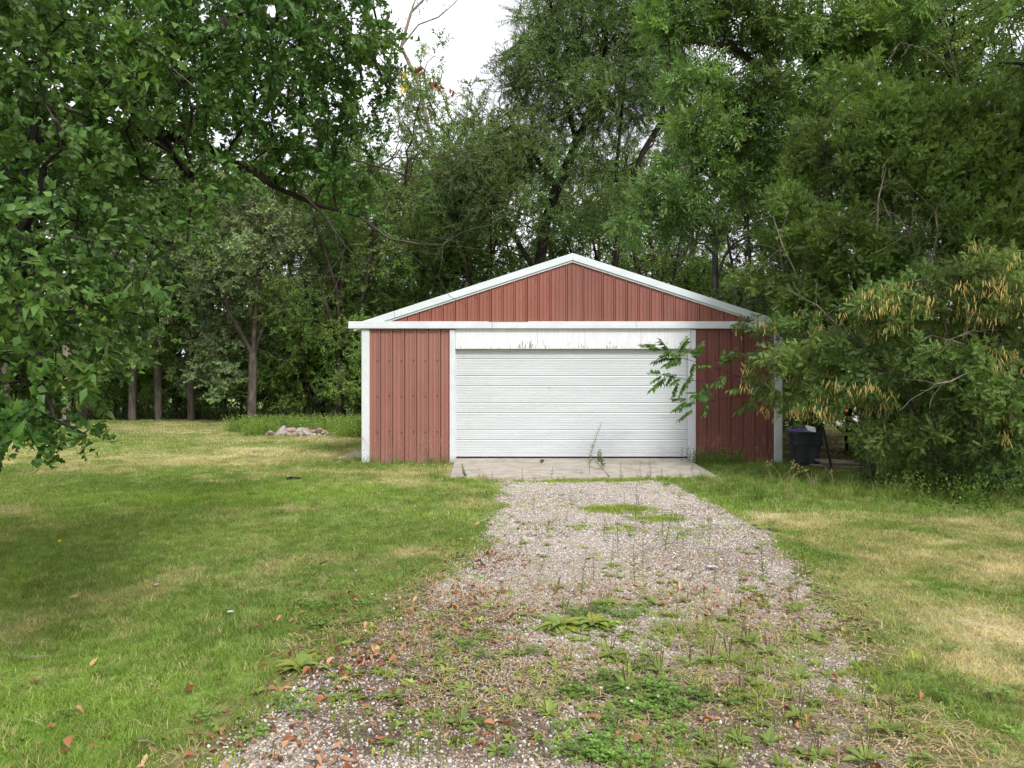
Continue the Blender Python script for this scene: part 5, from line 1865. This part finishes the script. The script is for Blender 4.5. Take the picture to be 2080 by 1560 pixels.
# --- plants on the drive: each its own object
def plantain(seed, n=8, L=.10, spikes=3, curl=.35):
    r_ = np.random.RandomState(seed)
    parts = []
    for k in range(n):
        a = k * 2.4 + .3 * r_.randn()
        ll = L * (.6 + .5 * r_.rand())
        v, t = leaf8(ll, ll * .52, .22, curl)
        v[:, 1] += .15 * ll
        v = v @ frame((math.cos(a), math.sin(a), .35 + .75 * r_.rand())).T + np.array([0, 0, .008])
        parts.append((v, t, leafcol(r_, .22, .25) * np.array([.23, .31, .085])))
    for k in range(spikes):
        a, tl = r_.rand() * 6.28, .15 + .2 * r_.rand()
        h = L * (.9 + .8 * r_.rand())
        aa = np.arange(4) / 4 * 6.28
        z = np.array([0, .45, .5, .95, 1.0]) * h
        rr = np.array([.0012, .0012, .0032, .0026, .0004])
        v = np.concatenate([np.stack([q * np.cos(aa), q * np.sin(aa), 0 * aa + zz], 1) for q, zz in zip(rr, z)])
        v[:, 0] += v[:, 2] * math.tan(tl) * math.cos(a)
        v[:, 1] += v[:, 2] * math.tan(tl) * math.sin(a)
        t = []
        for i in range(4):
            for q in range(4):
                i0, i1 = 4 * i + q, 4 * i + (q + 1) % 4
                t += [(i0, i1, i1 + 4), (i0, i1 + 4, i0 + 4)]
        parts.append((v, np.array(t), np.array([.17, .13, .06])))
    V, T, C = join(parts)
    return mesh_np("plantain", V, T, M["leaf"], col=np.clip(C, .01, .6))


pl_me = [plantain(s, n, L, k) for s, n, L, k in ((1, 8, .11, 3), (2, 7, .09, 2), (3, 9, .12, 4), (4, 6, .08, 1), (5, 8, .10, 0), (6, 10, .11, 5))]
big_me = plantain(9, 26, .15, 3, .6)
PL = [(1395, 1220), (1425, 1214), (1612, 1242), (1642, 1262), (1655, 1292), (1518, 1300), (1560, 1322), (1742, 1272), (1715, 1282), (1585, 1372), (1625, 1362), (1442, 1342), (1400, 1347), (1702, 1402), (1752, 1422),
      (1782, 1402), (1842, 1412), (1602, 1412), (1540, 1422), (1478, 1422), (1622, 1452), (1684, 1482), (1562, 1502), (1502, 1500), (1432, 1503), (1378, 1482), (1802, 1482), (1862, 1502), (1882, 1542), (1760, 1542), (1642, 1532), (1702, 1552),
      (1065, 1432), (1112, 1452), (1180, 1440), (1010, 1525), (932, 1472), (1130, 1195), (1240, 1330), (1270, 1290), (1300, 1240), (1480, 1260), (1345, 1280), (1560, 1450), (1650, 1420), (1720, 1450), (1310, 1420), (1250, 1480), (1330, 1540), (1590, 1550), (1460, 1555), (1330, 1380), (900, 1400), (800, 1420), (1050, 1330), (1000, 1290)]
q_ = np.random.RandomState(8)
for k in range(46):
    xq, yq = .55 + 1.45 * q_.rand(), 3.05 + 2.3 * q_.rand() ** 1.3
    PL.append((1040 + xq / yq * F, 780 + CAMZ * F / yq))
for k, (px, py) in enumerate(PL):
    p = gp(px, py)
    side = "left of the drive's middle" if px < 1230 else ("on the drive's right half" if px > 1480 else "along the drive's middle")
    side += ", farthest up the drive" if py < 1265 else (", just beyond the clover patch" if py < 1360 else (", level with the clover patch" if py < 1470 else ", nearest the camera"))
    ob("plantain_weed", pl_me[k % 6], loc=p, rot=(0, 0, rs.rand() * 6.28), scale=(.45 + .5 * rs.rand()) * np.array([1, 1, .8 + .5 * rs.rand()]), cat="weed", label=("tiny" if k % 6 == 3 else "spiked" if k % 6 in (2, 5) else "low") + " plantain weed " + side, group="plantains " + side)
for px, py, s, lb in ((1140, 1272, .95, "large dark green dock rosette in the middle of the drive"), (1205, 1268, .85, "dark dock rosette just beside the largest one mid drive"), (608, 1366, .8, "broad leaved dock at the lawn's edge beside the leaf litter"), (1235, 1225, .6, "small dark tufted weed just behind the dock rosettes")):
    ob("dock_weed", big_me, loc=gp(px, py), rot=(0, 0, rs.rand() * 6.28), scale=s * 1.0, cat="weed", label=lb)


def stalk_weed(seed, h, nl, L, W, bushy=0.0):
    r_ = np.random.RandomState(seed)
    parts = []
    pts = [np.zeros(3)]
    d = np.array([.05 * r_.randn(), .05 * r_.randn(), 1.0])
    for k in range(8):
        d = unit(d + np.array([.06 * r_.randn(), .06 * r_.randn(), 0]))
        pts.append(pts[-1] + d * h / 8)
    pts = np.array(pts)
    rr = np.linspace(.0045, .0015, 9) * (h ** .3)
    aa = np.arange(4) / 4 * 6.28
    v = np.concatenate([p + np.stack([q * np.cos(aa), q * np.sin(aa), 0 * aa], 1) for p, q in zip(pts, rr)])
    t = []
    for i in range(8):
        for q in range(4):
            i0, i1 = 4 * i + q, 4 * i + (q + 1) % 4
            t += [(i0, i1, i1 + 4), (i0, i1 + 4, i0 + 4)]
    parts.append((v, np.array(t), np.array([.13, .17, .05])))
    for k in range(nl):
        u = (.12 + .88 * (k + r_.rand()) / nl)
        p = np.array([np.interp(u * h, np.linspace(0, h, 9), pts[:, i]) for i in range(3)])
        a = k * 2.4
        s = (1.15 - .75 * u) * (.7 + .5 * r_.rand())
        vv, tt = kite(L * s, W * s, .2, .15)
        parts.append((vv @ frame((math.cos(a), math.sin(a), .55 + .3 * r_.randn())).T + p, tt, leafcol(r_, .25, .2) * np.array([.14, .21, .06])))
    V, T, C = join(parts)
    return mesh_np("stalk_weed", V, T, M["leaf"], col=np.clip(C, .01, .6))


tall = ob("horseweed", stalk_weed(1, 1.02, 90, .085, .013), loc=(1.345, 12.75, .02), rot=(0, -.04, 0), cat="weed", label="tallest thin horseweed standing before the white door at the apron's crack")
st_me = [stalk_weed(10 + k, h, nl, L, W) for k, (h, nl, L, W) in enumerate(((.30, 26, .05, .011), (.42, 34, .055, .011), (.22, 18, .045, .012), (.34, 22, .06, .014)))]
bush_me = stalk_weed(30, .38, 70, .085, .030)
ob("leafy_weed", bush_me, loc=(1.66, 13.3, .04), cat="weed", label="bushy green weed growing in the crack of the concrete apron")
ob("leafy_weed", bush_me, loc=(1.67, 14.1, .06), rot=(0, 0, 2), scale=.7, cat="weed", label="smaller bushy weed in the apron's crack, closest to the door")
ob("leafy_weed", bush_me, loc=gp(945, 972), rot=(0, 0, 1), scale=.7, cat="weed", label="leafy weed at the apron's corner beside the lawn")
SW = [(1062, 978, 0), (1120, 972, 2), (1180, 966, 2), (1262, 978, 0), (1302, 976, 3), (1322, 974, 1), (1346, 975, 0), (1300, 985, 2), (1405, 968, 0), (1235, 985, 2), (1000, 984, 2),
      (1290, 1055, 1), (1310, 1075, 1), (1345, 1090, 0), (1350, 1120, 1), (1375, 1105, 3), (1390, 1115, 0), (1440, 1118, 0), (1330, 1045, 0), (1280, 1095, 0), (1225, 1090, 2), (1190, 1070, 2), (1150, 1060, 2), (1110, 1085, 2), (1240, 1150, 0), (1305, 1150, 1), (1290, 1180, 3),
      (1255, 1130, 0), (1205, 1180, 0), (1620, 1195, 3), (1640, 1180, 1), (1630, 1140, 0), (1500, 1200, 2), (1450, 1185, 2), (1180, 1210, 1), (1095, 1160, 2), (1060, 1110, 2), (1550, 1180, 0), (1400, 1180, 2), (870, 1440, 3), (895, 1520, 1), (850, 1545, 3), (825, 1500, 0), (960, 1500, 2), (1390, 1060, 2), (1440, 1075, 2), (1270, 1025, 2), (1160, 1030, 2), (1085, 1040, 2)]
for k, (px, py, j) in enumerate(SW):
    p = gp(px, py)
    where = "along the apron's front edge" if py < 990 else ("at the drive's near left" if px < 1000 else "on the gravel beside the bright grass patch" if py < 1080 else "mid drive, towards the lawn with the fruit tree" if px < 1270 else "mid drive, towards the straw coloured verge" if px > 1420 else "down the middle of the gravel drive")
    ob("stalk_weed", st_me[j], loc=p, rot=(.1 * rs.randn(), .1 * rs.randn(), rs.rand() * 6.28), scale=(.7 + .5 * rs.rand()) * (.62 if py > 1400 else 1), cat="weed", label=("tall" if j in (1,) else "short" if j == 2 else "thin") + " upright weed " + where, group="thin weeds " + where)

# dry seed stalks against the walls
r_ = np.random.RandomState(5)
V, Q, C, off = [], [], [], 0
for x0, x1, y0, n in ((-2.85, -2.3, 14.72, 10), (-2.0, -1.45, 14.7, 12), (3.8, 4.6, 14.7, 12), (4.8, 5.3, 14.65, 5), (3.6, 5.0, 10.6, 6)):
    for k in range(n):
        p = np.array([x0 + (x1 - x0) * r_.rand(), y0 + .06 * r_.randn(), 0])
        h, ln = .28 + .28 * r_.rand(), .28 * r_.randn(2)
        pts = [p + np.array([ln[0] * t * t, ln[1] * .4 * t * t, h * t]) for t in (0, .35, .7, 1.0)]
        for a_, b_ in zip(pts[:-1], pts[1:]):
            w_ = np.array([.002, 0, 0])
            V += [a_ - w_, a_ + w_, b_ + w_, b_ - w_]
            Q.append((off, off + 1, off + 2, off + 3))
            off += 4
        for q in range(7):
            c_ = pts[-1] + np.array([.025 * r_.randn(), .02 * r_.randn(), .035 * r_.randn()])
            s_ = .008
            V += [c_ + (-s_, 0, 0), c_ + (0, 0, -s_), c_ + (s_, 0, 0), c_ + (0, 0, s_)]
            Q.append((off, off + 1, off + 2, off + 3))
            off += 4
ob("dry_seed_stalks", mesh_np("dry_seed_stalks", V, np.array(Q), M["litter"], col=np.tile(np.array([.42, .28, .17]), (len(V), 1))), kind="stuff", label="thin dry seed stalks standing against the red walls")


# --- fallen leaves big enough to pick out
def one_leaf(L, W, c, curl):
    v, t = leaf8(L, W, .3, curl)
    return mesh_np("fallen_leaf", v - np.array([0, L / 2, 0]), t, M["litter"], col=np.tile(np.array(c), (len(v), 1)))


fl = {"tan": one_leaf(.085, .045, (.50, .33, .15), .3), "red": one_leaf(.065, .04, (.26, .05, .03), .35), "brown": one_leaf(.07, .045, (.34, .16, .07), .4), "pale": one_leaf(.15, .035, (.55, .60, .38), .12), "yellow": one_leaf(.06, .04, (.68, .48, .04), .2)}
for px, py, c, s, lb in ((62, 1484, "pale", 1.0, "long pale green willow leaf lying on the lawn"), (146, 1222, "tan", 1.0, "tan fallen leaf alone on the lawn near the edge"), (385, 1418, "red", 1.0, "dark red fallen leaf on the lawn"),
                         (72, 1397, "brown", 1.0, "brown fallen leaf on the lawn above the long pale leaf"), (102, 1492, "brown", .9, "curled brown leaf beside the long pale leaf"), (614, 1253, "brown", .8, "orange brown leaf lying high on the lawn beside the verge"),
                         (968, 1070, "tan", 1.1, "tan leaf at the lawn's edge beside the upper drive"), (330, 1210, "brown", .7, "small orange leaf mid lawn"), (138, 1525, "brown", .9, "brown leaf at the lawn's bottom edge"), (190, 1362, "tan", .7, "small yellowish tan leaf on the lower lawn"),
                         (445, 1403, "red", .6, "tiny red leaf near the litter band on the lawn"), (1513, 1180, "brown", 1.0, "orange brown leaf on the gravel of the drive"), (1285, 1510, "brown", 1.2, "rust brown leaf at the clover patch"), (1210, 1460, "brown", 1.4, "rust brown leaf standing on gravel beside the clover"), (1480, 1395, "yellow", .6, "yellow leaf among the plantains"), (1650, 1290, "yellow", .7, "yellow leaf beside the far plantains")):
    p = gp(px, py)
    ob("fallen_leaf", fl[c], loc=p + (0, 0, .045 if px < 1000 else .03), rot=(.25 * rs.randn(), .25 * rs.randn(), rs.rand() * 6.28 if c != "pale" else -1.25), scale=s, cat="leaf", label=lb)


# --- flowers
def ball(r_, c, n=1):
    bm = bmesh.new()
    bmesh.ops.create_icosphere(bm, subdivisions=2, radius=r_)
    V = np.array([v.co[:] for v in bm.verts])
    T = np.array([[v.index for v in f.verts] for f in bm.faces])
    bm.free()
    V = V * (1 + .22 * rs.randn(len(V), 1) * .6) * np.array([1, 1, .8])
    return V, T, np.array(c)


def flower(c, r_, h):
    v, t, cc = ball(r_, c)
    s, st, sc = stick(h, .002, (.10, .17, .04))
    s = s @ frame((0, 0, 1)).T
    V, T, C = join([(v + np.array([0, 0, h]), t, cc), (s, st, sc)])
    return mesh_np("flower", V, T, M["litter"], col=C)


fw, fy = flower((.62, .60, .52), .0075, .05), flower((.70, .48, .03), .016, .05)
for px, py in ((756, 1204), (784, 1204), (783, 1217), (811, 1214), (801, 1236), (740, 1283), (815, 1256), (722, 1152), (1275, 1400), (1285, 1425), (1335, 1415), (1218, 1395)):
    w_ = "on the lawn beside the drive" if px < 1000 else "in the clover patch on the drive"
    ob("clover_flower", fw, loc=gp(px, py + 14), rot=(.1 * rs.randn(), .1 * rs.randn(), 0), scale=.9 + .3 * rs.rand(), cat="flower", label="tiny white clover flower " + w_, group="clover flowers " + w_)
ob("dandelion", fy, loc=gp(121, 1108), cat="flower", label="yellow dandelion flower alone on the lawn near the fruit tree")
ob("dandelion", fy, loc=gp(414, 1012), scale=.8, cat="flower", label="smaller yellow flower farther back in the bright green grass")
ob("dandelion", fy, loc=gp(1992, 1550), scale=.45, cat="flower", label="tiny yellow flower in the dry grass at the bottom corner")

# --- odds and ends on the ground
for pts, r0_, lb in (([(447, 1160), (455, 1148), (482, 1138)], .004, "pale forked twig lying on the lawn"), ([(650, 1154), (664, 1147)], .006, "short dark stick on the lawn nearer the drive"), ([(283, 1530), (300, 1530), (316, 1538)], .005, "pale stick at the bottom of the lawn"), ([(25, 1350), (70, 1354), (110, 1350)], .003, "thin dry stem on the lawn at the edge"), ([(1680, 1424), (1590, 1418)], .003, "thin straw stem lying across the plantains"), ([(650, 1390), (655, 1410)], .005, "small pale stick in the leaf litter band")):
    P3 = np.array([gp(*q) + (0, 0, .05 if q[0] < 1000 else .03) for q in pts])
    b0 = P3[0].copy()
    nn = np.array(polyline(list(P3), .05))
    rr = np.linspace(r0_, r0_ * .5, len(nn))
    ob("twig", wood_mesh("twig", nn - b0, np.arange(-1, len(nn) - 1), rr, M["bark_pale"] if "dark" not in lb else M["bark_dark"], thick=.0), loc=b0, cat="twig", label=lb)
scrap_m = surf_mat("pale_plastic", (.55, .58, .62), (.68, .70, .73), 8, .4, .4)
for px, py, L, lb, mm in ((1447, 1158, .085, "flattened pale blue plastic scrap on the gravel", scrap_m), (318, 1192, .03, "tiny white paper scrap on the middle of the lawn", wht), (468, 1250, .04, "small white scrap on the lawn nearer the drive", wht)):
    v = np.array([(-.5, -.35, 0), (0, -.4, .12), (.5, -.3, .02), (.55, .2, .10), (.1, .4, .03), (-.45, .3, .14), (0, 0, .16)]) * L
    v = np.concatenate([v, v - np.array([0, 0, .004])])
    t = [(i, (i + 1) % 6, 6) for i in range(6)] + [((i + 1) % 6 + 7, i + 7, 13) for i in range(6)]
    ob("scrap", mesh_np("scrap", v, np.array(t), mm), loc=gp(px, py) + (0, 0, .03), rot=(0, 0, rs.rand() * 3), cat="scrap", label=lb)
# pine cone on the apron
parts = []
for k in range(46):
    u = (k + .5) / 46
    a, rr_ = k * 2.4, .030 * math.sin(math.pi * (.12 + .82 * u)) + .004
    v, t = kite(.022, .020, .2, -.2, .7)
    parts.append((v @ frame((math.cos(a), math.sin(a), .9 * (u - .35))).T + np.array([rr_ * .35 * math.cos(a), rr_ * .35 * math.sin(a), .075 * u - .035]), t, np.array([.17, .09, .05]) * (.7 + .6 * rs.rand())))
V, T, C = join(parts)
ob("pine_cone", mesh_np("pine_cone", V, T, M["litter"], col=C), loc=(.58, 14.2, .105), rot=(1.4, 0, .6), cat="pine cone", label="brown pine cone lying on the concrete apron")
for px, py, s in ((963, 937, .9), (1000, 940, .6), (1032, 941, .7)):
    ob("fallen_leaf", fl["brown"], loc=((px - 1040) / F * 14.2, 14.2 - .3 * rs.rand(), .085), rot=(.2, .1, rs.rand() * 6), scale=s * .8, cat="leaf", label="small dark dead leaf on the concrete apron", group="dead leaves on the apron")
# dark clod on the lawn
clod_m = surf_mat("dark_clod", (.012, .010, .008), (.04, .032, .025), 12, .9, .1)
V, T, C, off = [], [], [], 0
for q in ((-.07, 0, .045), (-.03, .01, .05), (.05, .0, .045), (.085, .01, .04), (.01, .02, .03)):
    v, t, c = ball(q[2], (1, 1, 1))
    V.append(v * np.array([1.1, .8, .75]) + np.array([q[0], q[1], q[2] * .4 + .02]))
    T.append(t + off)
    off += len(v)
ob("dark_clod", mesh_np("dark_clod", np.concatenate(V), np.concatenate(T), clod_m), loc=gp(596, 976), cat="clod", label="small black clod of earth on the lawn before the garage")
